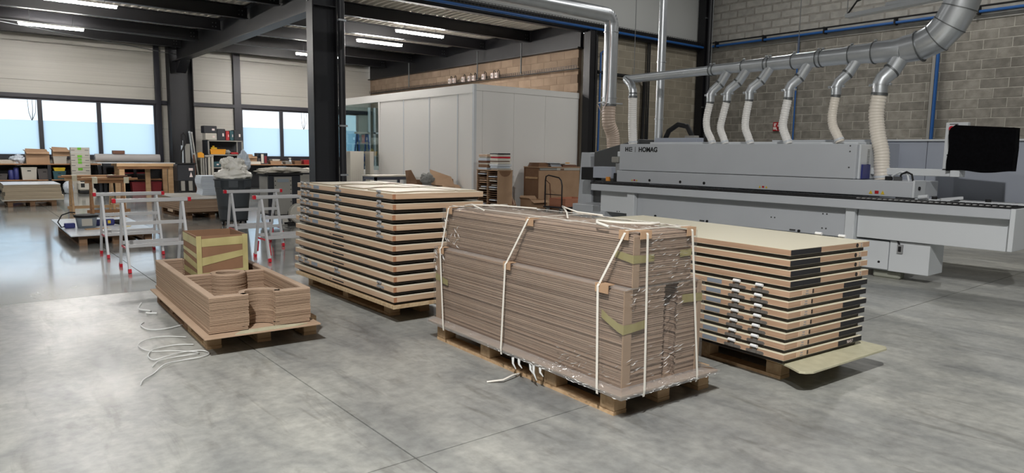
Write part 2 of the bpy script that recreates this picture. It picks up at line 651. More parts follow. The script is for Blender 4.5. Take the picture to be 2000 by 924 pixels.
# ================================================================== STRUCTURE
YC = 13.6      # front line of the low annex
YW = 25.9      # window wall
XR = 18.6      # block wall on the right
XB = 13.4      # block wall behind the booth

# floor: slabs cast between sawn joints
fl = struct('floor', B(-8, 20, -7, 27, -0.3, -0.02), 'joint')
xs = [-8, -3.31, 1.59, 6.49, 11.39, 16.29, 20]
ys = [-7, -2.25, 2.656, 7.56, 12.46, 17.36, 22.26, 27]
JW = 0.004
for i in range(len(xs) - 1):
    for j in range(len(ys) - 1):
        B(xs[i] + JW, xs[i + 1] - JW, ys[j] + JW, ys[j + 1] - JW, -0.02, 0.0).build('floor_slab', 'floor_polished' if ys[j] > 7 else 'floor_worn', fl)

# hall shell out of view
struct('ceiling', B(-8, 20, -7, 14.0, 8.0, 8.2), 'hall_roof')
struct('wall_left', B(-8.2, -8, -7, 14, 0, 8.2), 'hall_wall')
struct('wall_near', B(-8.2, 20, -7.2, -7, 0, 8.2), 'hall_wall')
struct('wall_annex_left', B(-3.2, -3.0, 13.8, 26.2, 0, 5.1), 'cladding')
struct('wall_annex_front', B(-8, -3.0, 13.7, 13.9, 0, 8.2), 'upper_cladding')
struct('wall_upper', B(-8, XR, 13.62, 13.82, 4.88, 8.0), 'upper_cladding')

# --- window wall: clad panels, frames, windows
PAN = []
wb_ = struct('wall_back', B(-3, 14.2, YW + 0.10, YW + 0.2, 2.95, 5.2), 'frame_dark')
B(5.4, 8.2, YW + 0.10, YW + 0.2, 0, 2.95).build('backing', 'frame_dark', wb_)
B(-3, 14.2, YW + 0.10, YW + 0.2, 0, 1.06).build('backing', 'frame_dark', wb_)
B(12.85, 14.2, YW + 0.10, YW + 0.2, 1.06, 2.95).build('backing', 'frame_dark', wb_)


def clad(x0, x1, z0, z1):
    B(x0, x1, YW, YW + 0.1, z0, z1).build('cladding_panel', 'cladding', wb_, bev=0.004)


for (x0, x1) in ((-3, 5.42), (5.58, 7.98), (8.22, 13.95)):
    for (z0, z1) in ((3.0, 3.405), (3.412, 4.56), (4.567, 4.85)):
        clad(x0, x1, z0, z1)
for (z0, z1) in ((0, 1.0), (1.007, 2.05), (2.057, 2.86)):
    clad(5.58, 7.98, z0, z1)
clad(-3, 5.42, 0.0, 1.04)
clad(8.22, 13.95, 0.0, 1.04)
for (z0, z1) in ((1.06, 2.0), (2.007, 2.9)):
    clad(12.85, 13.95, z0, z1)
t = struct('trim_1', B(5.42, 5.58, YW - 0.10, YW + 0.1, 0, 4.85), 'frame_dark')
struct('trim_2', B(7.98, 8.22, YW - 0.10, YW + 0.1, 0, 4.85), 'frame_dark')
struct('trim_3', B(-3, 5.42, YW - 0.10, YW + 0.1, 2.88, 3.0), 'frame_dark')
struct('trim_4', B(5.58, 7.98, YW - 0.10, YW + 0.1, 2.87, 2.99), 'frame_dark')
struct('trim_5', B(8.22, 13.95, YW - 0.10, YW + 0.1, 2.88, 3.02), 'frame_dark')
struct('trim_6', B(-3, 5.42, YW - 0.06, YW + 0.1, 1.02, 1.10), 'frame_dark')
struct('trim_7', B(8.22, 12.85, YW - 0.06, YW + 0.1, 1.02, 1.10), 'frame_dark')


def window(nm, x0, x1):
    w = struct(nm, G().box(x0, x0 + 0.06, YW - 0.02, YW + 0.08, 1.10, 2.88).box(x1 - 0.06, x1, YW - 0.02, YW + 0.08, 1.10, 2.88)
               .box(x0 + 0.06, x1 - 0.06, YW - 0.02, YW + 0.08, 1.10, 1.16).box(x0 + 0.06, x1 - 0.06, YW - 0.02, YW + 0.08, 2.82, 2.88), 'frame_dark')
    B(x0 + 0.05, x1 - 0.05, YW + 0.03, YW + 0.036, 2.20, 2.83).build('pane', 'glass', w, label='clear upper part of the pane')
    B(x0 + 0.05, x1 - 0.05, YW + 0.03, YW + 0.036, 1.15, 2.20).build('frosted_pane', 'window_film', w, label='lower part of the pane under pale blue frosting film')
    return w


wx = [(-3, -0.96), (-0.96, 0.62), (0.62, 2.18), (2.18, 3.76), (3.76, 5.42), (8.22, 9.71), (9.71, 11.22), (11.22, 12.85)]
for k, (a, b) in enumerate(wx):
    window('window_%d' % (k + 1), a, b)

# --- block wall on the right
wr = struct('wall_right', B(XR + 0.0135, XR + 0.3, -7, 13.9, 0, 8.1), 'mortar')
BH, BL, GAP = 0.2226, 0.57, 0.014


def block_me(nm, m, l, h, along):
    g = G()
    if along == 'Y':
        g.box(-0.004, 0.03, -l / 2, l / 2, 0, h)
    else:
        g.box(-l / 2, l / 2, -0.004, 0.03, 0, h)
    return g.mesh(nm, m, 0.006)


bm_r = block_me('block', 'block_grey', BL - GAP, BH - GAP, 'Y')
bm_rp = block_me('block', 'block_pale', BL - 0.05, BH - 0.05, 'Y')
bm_w = block_me('block', 'block_warm', BL - GAP, BH - GAP, 'X')
bm_b = block_me('block', 'block_brown', BL - 0.008, BH - 0.008, 'Y')
for r in range(14):
    z = 1.50 + r * BH
    off = 0.285 if r % 2 else 0.0
    for c in range(16):
        y = 4.75 + off + c * BL
        if y < 13.3:
            o = put('block', bm_r, wr, (XR + 0.01 + random.uniform(-0.002, 0.003), y, z))
for r in range(6):
    z = 4.90 + r * BH
    off = 0.285 if r % 2 else 0.0
    for c in range(15):
        y = 5.0 + off + c * BL
        if y < 13.3:
            put('block', bm_rp, wr, (XR + 0.009, y, z + random.uniform(-0.004, 0.004)))
gf = G()
for r in range(21):
    z = 0.165 + r * BH
    off = 0.285 if r % 2 == 0 else 0.0
    if z > 4.45:
        break
    for c in range(1, 15):
        y = 4.75 + off - c * BL
        gf.box(XR + 0.006, XR + 0.04, y - BL / 2 + 0.007, y + BL / 2 - 0.007, z, z + BH - GAP)
gf.build('block_field', 'block_grey', wr, kind='stuff')
B(XR + 0.0115, XR + 0.05, -6.9, 13.5, 4.89, 7.9).build('mortar_coat', 'mortar_grey', wr)
B(XR - 0.02, XR + 0.05, 3, 13.5, 4.62, 4.89).build('ring_beam', 'lintel', wr, label='pale concrete ring beam band')

# --- block wall between booth and corner
wc = struct('wall_corner', B(13.55, XR, YC + 0.0135, YC + 0.25, 0, 4.66), 'mortar_warm')
for r in range(14):
    z = 1.46 + r * BH
    off = 0.285 if r % 2 else 0.0
    for c in range(9):
        x = 13.9 + off + c * BL
        if 13.8 < x < 18.35:
            put('block', bm_w, wc, (x, YC + 0.012, z))
# --- block wall behind the booth
wbk = struct('wall_booth_side', B(XB + 0.0135, XB + 0.25, YC + 0.25, YW, 0, 4.3), 'mortar_brown')
for r in range(6):
    z = 4.24 - (r + 1) * BH
    off = 0.285 if r % 2 else 0.0
    for c in range(21):
        y = 14.1 + off + c * BL
        if y < 25.6:
            put('block', bm_b, wbk, (XB + 0.012, y, z))


# --- steel frame
def ibeam_y(x, y0, y1, z0, z1, w, tf=0.02, tw=0.014):
    return G().box(x - w / 2, x + w / 2, y0, y1, z0, z0 + tf).box(x - w / 2, x + w / 2, y0, y1, z1 - tf, z1).box(x - tw / 2, x + tw / 2, y0, y1, z0 + tf, z1 - tf)


def ibeam_x(y, x0, x1, z0, z1, w, tf=0.018, tw=0.012):
    return G().box(x0, x1, y - w / 2, y + w / 2, z0, z0 + tf).box(x0, x1, y - w / 2, y + w / 2, z1 - tf, z1).box(x0, x1, y - tw / 2, y + tw / 2, z0 + tf, z1 - tf)


def hcolumn(name, label, x, y, depth, fl_, z1):
    """H column, web along X, flanges at both X ends"""
    t = thing(name, label, 'column', (x, y, 0))
    t['kind'] = 'structure'
    B(-depth / 2, -depth / 2 + 0.025, -fl_ / 2, fl_ / 2, 0.02, z1).build('flange', 'steel_dark', t)
    B(depth / 2 - 0.025, depth / 2, -fl_ / 2, fl_ / 2, 0.02, z1).build('flange', 'steel_dark', t)
    B(-depth / 2 + 0.025, depth / 2 - 0.025, -0.012, 0.012, 0.02, z1).build('web', 'steel_web', t)
    B(-depth / 2 - 0.05, depth / 2 + 0.05, -fl_ / 2 - 0.05, fl_ / 2 + 0.05, 0, 0.02).build('base_plate', 'steel_dark', t)
    return t


c1 = hcolumn('steel_column', 'thick black steel column standing behind the taller left door stack', 5.91, 13.45, 0.52, 0.30, 7.9)
for zz in (4.25, 4.75):
    B(-0.235, 0.235, -0.14, -0.012, zz, zz + 0.02).build('stiffener', 'steel_web', c1)
for k in range(8):
    G().cyl((-0.262, -0.06 + 0.12 * (k % 2), 4.35 + 0.14 * (k // 2)), (-0.275, -0.06 + 0.12 * (k % 2), 4.35 + 0.14 * (k // 2)), 0.018, n=6).build('bolt', 'galv_dark', c1)
c1b = G().cyl((0.355, -0.12, 0.02), (0.355, -0.12, 7.9), 0.07, n=16).build('downpipe', 'steel_web', c1)
for zz in (0.9, 1.9, 4.0):
    B(0.27, 0.435, -0.195, -0.06, zz, zz + 0.035).build('pipe_clamp', 'galv', c1)
c2 = hcolumn('steel_column', 'black steel column by the window wall left of the tool shelf', 6.11, 25.45, 0.74, 0.45, 4.85)
for k in range(8):
    G().cyl((-0.12 + 0.24 * (k % 2), -0.235, 4.0 + 0.14 * (k // 2)), (-0.12 + 0.24 * (k % 2), -0.25, 4.0 + 0.14 * (k // 2)), 0.022, n=6).build('bolt', 'galv_dark', c2)
c3 = hcolumn('steel_column', 'slim black column between the white booth and the block wall', 13.47, 13.45, 0.24, 0.24, 4.7)
B(-0.095, 0.095, -0.10, -0.07, 0.02, 4.7).build('cover_plate', 'steel_dark', c3)
G().cyl((0.22, -0.02, 0.02), (0.22, -0.02, 4.6), 0.045, n=12).build('downpipe', 'steel_dark', c3)
c4 = hcolumn('steel_column', 'black steel column in the corner of the two block walls', 18.42, 13.42, 0.30, 0.26, 8.0)
B(-0.12, 0.12, -0.12, -0.10, 0.02, 8.0).build('cover_plate', 'steel_dark', c4)
for zz in (2.9, 5.6):
    B(-0.16, 0.16, -0.15, -0.12, zz, zz + 0.04).build('pipe_clamp', 'galv_dark', c4)
G().cyl((-0.02, -0.20, 0.02), (-0.02, -0.20, 8.0), 0.07, n=14).build('downpipe', 'steel_web', c4)


def steel(name, label, g, m='steel_dark'):
    o = tag(g.build(name, m), label, 'beam')
    o['kind'] = 'structure'
    return o


gd = steel('girder', 'deep black steel girder running from the thick column to the window wall', ibeam_y(6.0, 13.6, 25.25, 4.25, 4.93, 0.30, 0.03))
G().hexa([(5.95, 24.6, 4.25), (6.25, 24.6, 4.25), (6.25, 25.2, 3.9), (5.95, 25.2, 3.9), (5.95, 24.6, 4.30), (6.25, 24.6, 4.30), (6.25, 25.2, 4.30), (5.95, 25.2, 4.30)]).build('knee_bracket', 'steel_dark', gd)
steel('edge_girder', 'deep black beam on top of the brown block wall behind the booth', G().box(XB - 0.15, XB + 0.15, 13.7, 25.8, 4.25, 4.28).box(XB - 0.05, XB + 0.05, 13.7, 25.8, 4.28, 4.95))
steel('front_beam', 'long black beam under the white upper cladding', G().box(-8, 18.3, 13.45, 13.61, 4.64, 4.9))
steel('wall_beam', 'black steel beam running along the top of the window wall', G().box(-3, 13.3, 25.55, 25.88, 4.78, 5.0))
JY = (15.80, 17.98, 20.20, 22.40, 24.45)
JN = ('first', 'second', 'third', 'fourth', 'fifth')
for k, y in enumerate(JY):
    for side, (x0, x1) in enumerate(((-3, 5.94), (6.26, 13.34))):
        o = steel('roof_joist', '%s black roof joist from the front, %s the girder' % (JN[k], ('left of', 'right of')[side]), ibeam_x(y, x0, x1, 4.63, 4.94, 0.15))
        o['group'] = 'annex roof joists'
        for q in range(4):
            xx = (x1 - 0.10 - 0.08 * (q % 2)) if side == 1 else (x1 - 0.12 - 0.08 * (q % 2))
            G().cyl((xx, y - 0.006, 4.72 + 0.1 * (q // 2)), (xx, y - 0.022, 4.72 + 0.1 * (q // 2)), 0.014, n=6).build('bolt', 'galv_dark', o)
# corrugated deck
prof = []
x = -3.0
while x < 13.6:
    prof += [(x, 4.95), (x + 0.06, 4.95), (x + 0.085, 5.03), (x + 0.175, 5.03)]
    x += 0.2
dv, df = [], []
for (px, pz) in prof:
    dv += [(px, 13.62, pz), (px, 26.0, pz)]
for i in range(len(prof) - 1):
    df.append((2 * i, 2 * i + 1, 2 * i + 3, 2 * i + 2))
dk = struct('ceiling_annex', G().add(dv, df), 'deck', label='corrugated galvanised roof deck')
B(-3, 13.6, 13.62, 26.0, 5.035, 5.1).build('insulation', 'frame_dark', dk)

# annex ceiling lamps
LAMPS = [(1.62, 17.88, 'bright tube lamp at the top left edge of the photo'), (1.5, 21.95, 'bright tube lamp just above the left windows'),
         (8.85, 22.2, 'tube lamp half hidden behind the thick black column'), (9.11, 16.15, 'upper of the two tube lamps right of the thick column'),
         (9.07, 18.3, 'lower of the two tube lamps right of the thick column')]
for (lx, ly, lb) in LAMPS:
    t = thing('tube_lamp', lb, 'lamp', (lx, ly, 4.50), group='annex tube lamps')
    B(0, 1.45, -0.05, 0.05, 0.03, 0.06).build('housing', 'white_panel', t)
    B(0.02, 1.43, -0.045, 0.045, -0.02, 0.03).build('diffuser', 'lamp_on', t)
    for q in (0.25, 1.2):
        G().cyl((q, 0, 0.06), (q, 0, 0.45), 0.006, n=6).build('hanger', 'galv_dark', t)
# tension wires under the left bay
for k, (a, b) in enumerate((((-1.0, 21.2, 4.62), (5.9, 24.9, 4.45)), ((-1.0, 22.0, 4.6), (5.9, 22.6, 4.62)))):
    tag(G().tube([a, b], 0.012, 6).build('tension_rod', 'galv_dark'), ('thin steel rod slanting across the left ceiling bay', 'thin steel rod running level under the left ceiling bay')[k], 'rod')
# bare twigs outside
for k, (bx, by) in enumerate(((2.1, 27.6), (11.35, 27.8))):
    t = thing('bare_tree', ('bare twig outside the left window', 'bare twig outside the middle window')[k], 'tree', (bx, by, 0))
    G().tube([(0, 0, 0), (0.02, 0, 1.6), (0, 0, 2.25)], [0.03, 0.02, 0.012], 6).build('trunk', 'tree_bark', t)
    G().tube([(0, 0, 2.2), (-0.08, 0, 2.5), (-0.1, 0, 2.95), (-0.12, 0, 3.3)], [0.012, 0.008, 0.006, 0.004], 5).build('branch', 'tree_bark', t)
    G().tube([(0, 0, 2.2), (0.03, 0, 2.6), (0.02, 0, 3.3)], [0.012, 0.008, 0.004], 5).build('branch', 'tree_bark', t)
    G().tube([(0, 0, 2.25), (0.1, 0, 2.5), (0.14, 0, 3.1)], [0.010, 0.007, 0.004], 5).build('branch', 'tree_bark', t)

# ================================================================== WHITE BOOTH
BX, BY = 9.82, 13.66
bt = thing('office_booth', 'tall white panelled booth with a glazed side, standing under the low roof', 'booth', (0, 0, 0))
seam = [13.66, 14.36, 15.67, 17.01, 18.36]
for i in range(4):
    B(BX, BX + 0.06, seam[i] + (0.06 if i == 0 else 0.006), seam[i + 1] - 0.006, 0, 2.84).build('panel', 'white_panel', bt, bev=0.003)
sx = [BX + 0.06, 10.07, 11.05, 12.1, 13.3]
for i in range(4):
    B(sx[i] + 0.003, sx[i + 1] - 0.003, BY, BY + 0.06, 0, 2.90).build('panel', 'white_panel', bt, bev=0.003)
B(BX - 0.012, BX + 0.06, BY - 0.012, BY + 0.06, 0, 3.04).build('corner_post', 'machine_white', bt)
B(BX - 0.012, BX + 0.06, BY + 0.06, 22.0, 2.84, 3.05).build('top_rail', 'white_panel', bt)
B(BX + 0.06, 13.3, BY - 0.012, BY + 0.06, 2.90, 3.05).build('top_rail', 'white_panel', bt)
B(BX + 0.06, 13.3, BY + 0.06, 18.4, 2.99, 3.04).build('roof_panel', 'white_panel', bt)
for i in range(1, 4):
    B(BX - 0.008, BX, seam[i] - 0.02, seam[i] + 0.02, 0, 2.84).build('joint_cover', 'machine_white', bt)
B(BX - 0.012, BX + 0.06, 18.36, 18.46, 0, 2.84).build('window_post', 'white_panel', bt)
B(BX, BX + 0.06, 18.46, 22.0, 0, 0.85).build('window_base', 'white_panel', bt)
B(BX + 0.02, BX + 0.03, 18.46, 22.0, 0.85, 2.84).build('window_pane', 'booth_glass', bt, label='large glass pane')
B(BX, 13.3, 21.95, 22.0, 0, 0.9).build('window_base', 'white_panel', bt)
B(BX, 13.3, 21.97, 21.98, 0.9, 2.9).build('window_pane', 'booth_glass', bt, label='large glass pane at the back of the booth')
for xx in (11.3, 11.5):
    B(xx, xx + 0.05, 21.93, 22.02, 0.9, 2.9).build('window_bar', 'machine_white', bt)
B(11.5, 13.3, 21.93, 22.02, 2.0, 2.06).build('window_bar', 'machine_white', bt)

# ---------------- cable tray, pipes and fittings on walls
def tray(name, label, p0, p1, axis, h=0.10, step=0.10):
    """wire mesh cable tray: two long wires rows, posts"""
    t = thing(name, label, 'cable tray')
    g = G()
    p0, p1 = Vector(p0), Vector(p1)
    n = int((p1 - p0).length / step)
    for zz in (0, h / 2, h):
        g.bar(p0 + Vector((0, 0, zz)), p1 + Vector((0, 0, zz)), 0.008, 0.008)
    g.build('rail_wire', 'steel_web', t)
    g = G()
    d = (p1 - p0) / n
    for k in range(n + 1):
        q = p0 + d * k
        g.box(q.x - 0.004, q.x + 0.004, q.y - 0.004, q.y + 0.004, q.z, q.z + h)
    g.build('cross_wire', 'steel_web', t, kind='stuff')
    return t


tf = tray('cable_tray', 'wire mesh cable tray along the long front beam under the cladding', (-3, 13.36, 4.78), (18.2, 13.36, 4.78), 'X', 0.12)
B(-3, 18.2, 13.38, 13.44, 4.78, 4.84).build('cable_bundle', 'black', tf)
tb = tray('cable_tray', 'wire mesh cable tray along the brown block wall above the booth', (13.22, 13.7, 3.70), (13.22, 25.6, 3.70), 'Y', 0.09)
B(13.26, 13.34, 13.7, 25.6, 3.70, 3.72).build('cable_bundle', 'black', tb)
tag(G().tube([(-3, 13.33, 4.73), (18.25, 13.33, 4.73)], 0.035, 10).build('air_pipe', 'blue_pipe'), 'blue compressed air pipe along the long front beam', 'pipe')
ap = thing('air_pipe', 'blue compressed air pipe running along the right block wall', 'pipe')
G().tube([(18.45, 13.2, 4.76), (18.45, 3.5, 4.78)], 0.035, 10).build('main_run', 'blue_pipe', ap)
G().tube([(18.40, 13.2, 4.86), (18.40, 9.0, 4.87), (18.40, 3.5, 4.90)], 0.022, 8).build('black_cable', 'black', ap)
for yy in (6.0, 7.8, 9.6, 11.4, 13.0):
    B(18.40, 18.57, yy - 0.02, yy + 0.02, 4.72, 4.9).build('bracket', 'black', ap)
for k, yy in enumerate((6.77, 10.33)):
    t = thing('air_drop_pipe', ('blue pipe running down the right wall beside the covered screen', 'thin blue pipe running down the right wall beside the fire sign')[k], 'pipe', (18.48, yy, 0))
    G().tube([(0, 0, 1.3), (0, 0, 4.75)], (0.04, 0.022)[k], 10).build('tube', 'blue_pipe', t)
    if k == 0:
        B(0.0, 0.09, 0.05, 0.12, 1.3, 4.7).build('conduit', 'crate_grey', t)
tag(G().tube([(14.30, 13.46, 4.70), (14.25, 13.46, 4.35), (13.90, 13.46, 4.15), (13.88, 13.46, 1.3)], 0.028, 10).build('air_drop_pipe', 'blue_pipe'), 'blue pipe bending down the block wall behind the vertical duct', 'pipe')
tag(G().tube([(13.80, 13.48, 3.64), (14.6, 13.48, 3.62), (15.6, 13.48, 3.62), (15.75, 13.48, 3.5), (15.72, 13.48, 1.4)], 0.05, 8).build('cable', 'black'), 'thick black cable across the block wall behind the dust hose', 'cable')
ct = thing('cable_bundle', 'black cable bundle running down the block wall right of the plain pipe', 'cable', (15.94, 13.5, 0))
for k in range(4):
    G().tube([(-0.06 + 0.04 * k, 0.02 * (k % 2), 4.7), (-0.05 + 0.04 * k, 0.02 * (k % 2), 3.0), (-0.07 + 0.045 * k, 0.0, 1.4)], 0.018, 6).build('cable_strand', 'black', ct)
for k, (yy, zz) in enumerate(((22.47, 4.62), (18.21, 4.61), (16.02, 4.62))):
    tag(G().tube([(13.2, yy, zz), (13.2, yy, 3.74)], 0.022, 8).build('hanging_conduit', 'galv_dark'),
        'thin grey conduit dropping to the cable tray, %s of three' % ('leftmost', 'middle one', 'rightmost')[k], 'conduit')
SO = (19.73, 19.48, 18.95, 18.6, 18.36, 17.83, 17.36, 17.15)
for k, yy in enumerate(SO):
    t = thing('socket_box', 'small white socket box on the cable tray above the booth, %s from the left' % ('first second third fourth fifth sixth seventh eighth'.split()[k]), 'socket', (13.172, yy, 3.70), group='sockets on the cable tray')
    B(-0.04, 0.04, -0.06, 0.06, 0, 0.16).build('box', 'sign_white', t, bev=0.01)
    B(-0.045, -0.04, -0.03, 0.03, 0.05, 0.11).build('socket_face', 'crate_grey', t)
    G().tube([(0, -0.03, 0.16), (0, -0.07, 0.24), (0, -0.13, 0.20), (0, -0.15, 0.02)], 0.012, 6).build('cable', 'black', t)
# fire point sign
sg = thing('fire_sign', 'small red and white fire equipment sign on the right block wall', 'sign', (18.555, 10.89, 2.16))
B(0, 0.008, -0.11, 0.11, 0, 0.25).build('plate', 'sign_red', sg)
G().box(-0.003, 0, 0.03, 0.08, 0.13, 0.22).box(-0.003, 0, 0.0, 0.03, 0.19, 0.22).box(-0.003, 0, -0.08, -0.03, 0.13, 0.16).box(-0.003, 0, -0.07, -0.05, 0.16, 0.23).build('pictogram', 'sign_white', sg)
G().box(-0.003, 0, 0.0, 0.10, 0.04, 0.11).box(-0.003, 0, -0.02, 0.0, 0.01, 0.06).build('pictogram', 'sign_white', sg)
G().tube([(-0.004, -0.07, 0.03), (-0.004, -0.04, 0.09), (-0.004, -0.08, 0.10)], 0.008, 6).build('pictogram', 'black', sg)

# ================================================================== PALLETS AND STACKS
def pallet(label, loc, rz, W, L, m='wood_pallet', nb=5, name='wooden_pallet', mid=True):
    """origin at near left corner, W along x, L along y (long side)"""
    t = thing(name, label, 'pallet', loc, rz)
    bx = [0, W / 2 - 0.05, W - 0.10]
    by = [0, L / 2 - 0.06, L - 0.11] if mid else [0, L - 0.11]
    bme = B(0, 0.10, 0, 0.11, 0.022, 0.100).mesh('block', m, 0.004)
    for x0 in bx:
        B(x0, x0 + 0.10, 0, L, 0.0, 0.022).build('bottom_board', m, t)
        for y0 in by:
            put('block', bme, t, (x0, y0, 0))
    for y0 in by:
        B(0, W, y0, y0 + 0.11, 0.100, 0.122).build('cross_board', m, t)
    w = (W - 0.03 * (nb - 1)) / nb
    for k in range(nb):
        B(k * (w + 0.03), k * (w + 0.03) + w, 0, L, 0.122, 0.144).build('deck_board', m, t)
    return t


# ---------------- wrapped bundles in the middle
WO, WR = (2.72, 2.46), R(-2.2)


def wl(x, y, z=0.0):
    c, s_ = math.cos(WR), math.sin(WR)
    return (WO[0] + x * c - y * s_, WO[1] + x * s_ + y * c, z)


pallet('short pallet under the front end of the film-wrapped bundles', wl(0, 0), WR, 0.82, 0.60, mid=False)
pallet('long pallet under the rear end of the film-wrapped bundles', wl(0, 0.615), WR, 0.82, 1.27)
tag(B(-0.07, 0.745, -0.12, 1.90, 0.0, 0.016).build('base_board', 'mdf_face', None, wl(0, 0, 0.1445), WR, bev=0.004),
    'brown fibreboard sheet between the wrapped bundles and their pallets', 'board')


def layers(g, poly, z0, z1, n, jit, seed, bow=0.0):
    rr = random.Random(seed)
    h = (z1 - z0) / n
    for k in range(n):
        dx, dy = rr.uniform(-jit, jit), rr.uniform(-jit, jit)
        sl = bow * math.sin(k * 0.35)
        g.prism([(x + dx, y + dy + sl) for x, y in poly], z0 + k * h, z0 + (k + 1) * h - h * 0.16)
    return g


notch = [(0.318, 0.0)] + [(0.372 + 0.085 * math.cos(a), 0.06 + 0.085 * math.sin(a)) for a in [R(222 - 26.4 * i) for i in range(11)]] + [(0.426, 0.0)]
lowpoly = [(0, 0)] + [(x, y) for x, y in notch] + [(0.615, 0), (0.615, 1.92), (0, 1.92)]
lb = thing('fibreboard_bundle', 'lower wide bundle of stacked brown fibreboard under stretch film', 'bundle', wl(-0.01, -0.06, 0.1615), WR)
layers(G(), lowpoly, 0.0, 0.548, 46, 0.004, 1).build('board_layer', 'mdf_wrapped', lb, kind='stuff')
B(-0.012, -0.005, 1.86, 1.926, 0, 0.54).build('corner_board', 'mdf_face', lb)
B(-0.012, 0.05, -0.014, -0.006, 0.0, 0.545).build('corner_board', 'mdf_face', lb)
B(0.59, 0.622, -0.014, -0.006, 0.0, 0.545).build('corner_board', 'mdf_face', lb)
ub = thing('fibreboard_bundle', 'upper narrower bundle of stacked brown fibreboard under stretch film', 'bundle', wl(0.04, -0.065, 0.712), WR)
layers(G(), [(0, 0), (0.475, 0), (0.475, 1.885), (0, 1.885)], 0.0, 0.29, 25, 0.004, 2).build('board_layer', 'mdf_wrapped', ub, kind='stuff')
B(-0.008, 0.04, -0.012, -0.006, 0.0, 0.285).build('corner_board', 'mdf_face', ub)


def tape(t, pts, m='tape_yellow'):
    """a wrinkled strip of tape: list of (point, half height) in local coordinates"""
    n = len(pts)
    vs, fs = [], []
    for (x, y, z, h) in pts:
        vs += [(x, y, z - h), (x, y, z + h)]
    fs = [(2 * i, 2 * i + 2, 2 * i + 3, 2 * i + 1) for i in range(n - 1)]
    return G().add(vs, fs).build('adhesive_tape', m, t, label='strip of pale yellow tape')


tape(lb, [(-0.016, 0.15, 0.40, 0.024), (-0.016, 0.10, 0.375, 0.022), (-0.018, 0.02, 0.345, 0.024), (-0.018, -0.018, 0.338, 0.026), (0.06, -0.02, 0.342, 0.023), (0.16, -0.018, 0.352, 0.024)])
tape(lb, [(-0.016, 1.925, 0.335, 0.024), (-0.016, 1.84, 0.32, 0.024), (-0.016, 1.75, 0.305, 0.02)])
tape(lb, [(0.45, -0.016, 0.455, 0.024), (0.58, -0.016, 0.45, 0.024), (0.625, -0.018, 0.447, 0.024)])
tape(ub, [(-0.012, 0.12, 0.178, 0.020), (-0.014, -0.016, 0.16, 0.022), (0.07, -0.016, 0.158, 0.02), (0.15, -0.014, 0.16, 0.02)])
tape(ub, [(0.36, -0.014, 0.165, 0.02), (0.46, -0.014, 0.168, 0.02)])

# stretch film round both bundles and the board
rr = random.Random(5)
fg = G()


def nz2(u, v, s):
    return (math.sin(u * 37.0 + s) * math.sin(v * 23.0 + 2 * s) + 0.6 * math.sin(u * 91 + v * 57 + s * 3) + 0.5 * math.sin(v * 141 - u * 60 + s))


def film_rect(x0, x1, y0, y1, z0, z1, off, nz=16, amp=0.0022):
    c = [(x0 - off, y1 + off), (x0 - off, y0 - off), (x1 + off, y0 - off), (x1 + off, y1 + off), (x0 - off, y1 + off)]
    nn = [(-1, 0), (0, -1), (1, 0), (0, 1)]
    for i in range(4):
        a, b = c[i], c[i + 1]
        nu = 44 if i in (0, 2) else 18

        def fn(u, v, a=a, b=b, i=i):
            d = amp * nz2(u * (b[1] - a[1] + b[0] - a[0]), v * (z1 - z0), i + z0)
            d = d * math.sin(math.pi * min(1, max(0, u))) + 0.001
            return (a[0] + (b[0] - a[0]) * u + nn[i][0] * d, a[1] + (b[1] - a[1]) * u + nn[i][1] * d, z0 + (z1 - z0) * v)
        fg.grid(fn, nu, nz)


film_rect(-0.01, 0.605, -0.06, 1.86, 0.185, 0.712, 0.022)
film_rect(0.04, 0.515, -0.065, 1.82, 0.720, 1.004, 0.020)


def topsheet(u, v):
    x, y = 0.02 + 0.515 * u, -0.085 + 1.925 * v
    e = min(u, 1 - u, v, 1 - v)
    return (x, y, 1.006 + min(0.010, e * 0.2) + 0.002 * nz2(u, v * 3, 4))


fg.grid(topsheet, 14, 50)
# step between the bundles on all sides, and flare to the board edge
def ringband(r0, z0, r1, z1, n=30):
    (a0, a1, b0, b1), (c0, c1, d0, d1) = r0, r1
    P = [(a0, b1), (a0, b0), (a1, b0), (a1, b1), (a0, b1)]
    Q = [(c0, d1), (c0, d0), (c1, d0), (c1, d1), (c0, d1)]
    for i in range(4):
        def fn(u, v, i=i):
            p = Vector(P[i]).lerp(Vector(P[i + 1]), u)
            q = Vector(Q[i]).lerp(Vector(Q[i + 1]), u)
            w = p.lerp(q, v)
            return (w.x, w.y, z0 + (z1 - z0) * v + 0.006 * math.sin(u * 55 + i) * math.sin(math.pi * v))
        fg.grid(fn, n, 4)


fm_ = fg
fg = G()
ringband((-0.032, 0.627, -0.082, 1.882), 0.712, (0.02, 0.535, -0.085, 1.84), 0.722)
ringband((-0.078, 0.752, -0.128, 1.908), 0.164, (-0.032, 0.627, -0.082, 1.882), 0.186)
ringband((-0.076, 0.750, -0.126, 1.906), 0.138, (-0.078, 0.752, -0.128, 1.908), 0.164)
sfm = thing('stretch_film', 'clear glossy stretch film wrapped tightly round the two fibreboard bundles', 'film', wl(0, 0), WR)
fm_.build('film_sheet', 'stretch_film', sfm)
fg.build('film_edge', 'film_edge', sfm)

# film creases in opaque near-white, painting the glints on the wrap
cg_ = G()
rc_ = random.Random(17)


def glint_crease(p, d, up_, w_, h_):
    p, d, up_ = Vector(p), Vector(d), Vector(up_)
    s_ = d.cross(up_).normalized() * w_
    a, b, m_ = p - d * 0.5, p + d * 0.5, p + up_ * h_
    cg_.add([a, m_ - s_, m_ + s_, b, p + up_ * h_ * 0.2 + s_ * 1.5], [(0, 1, 3), (0, 3, 2)])


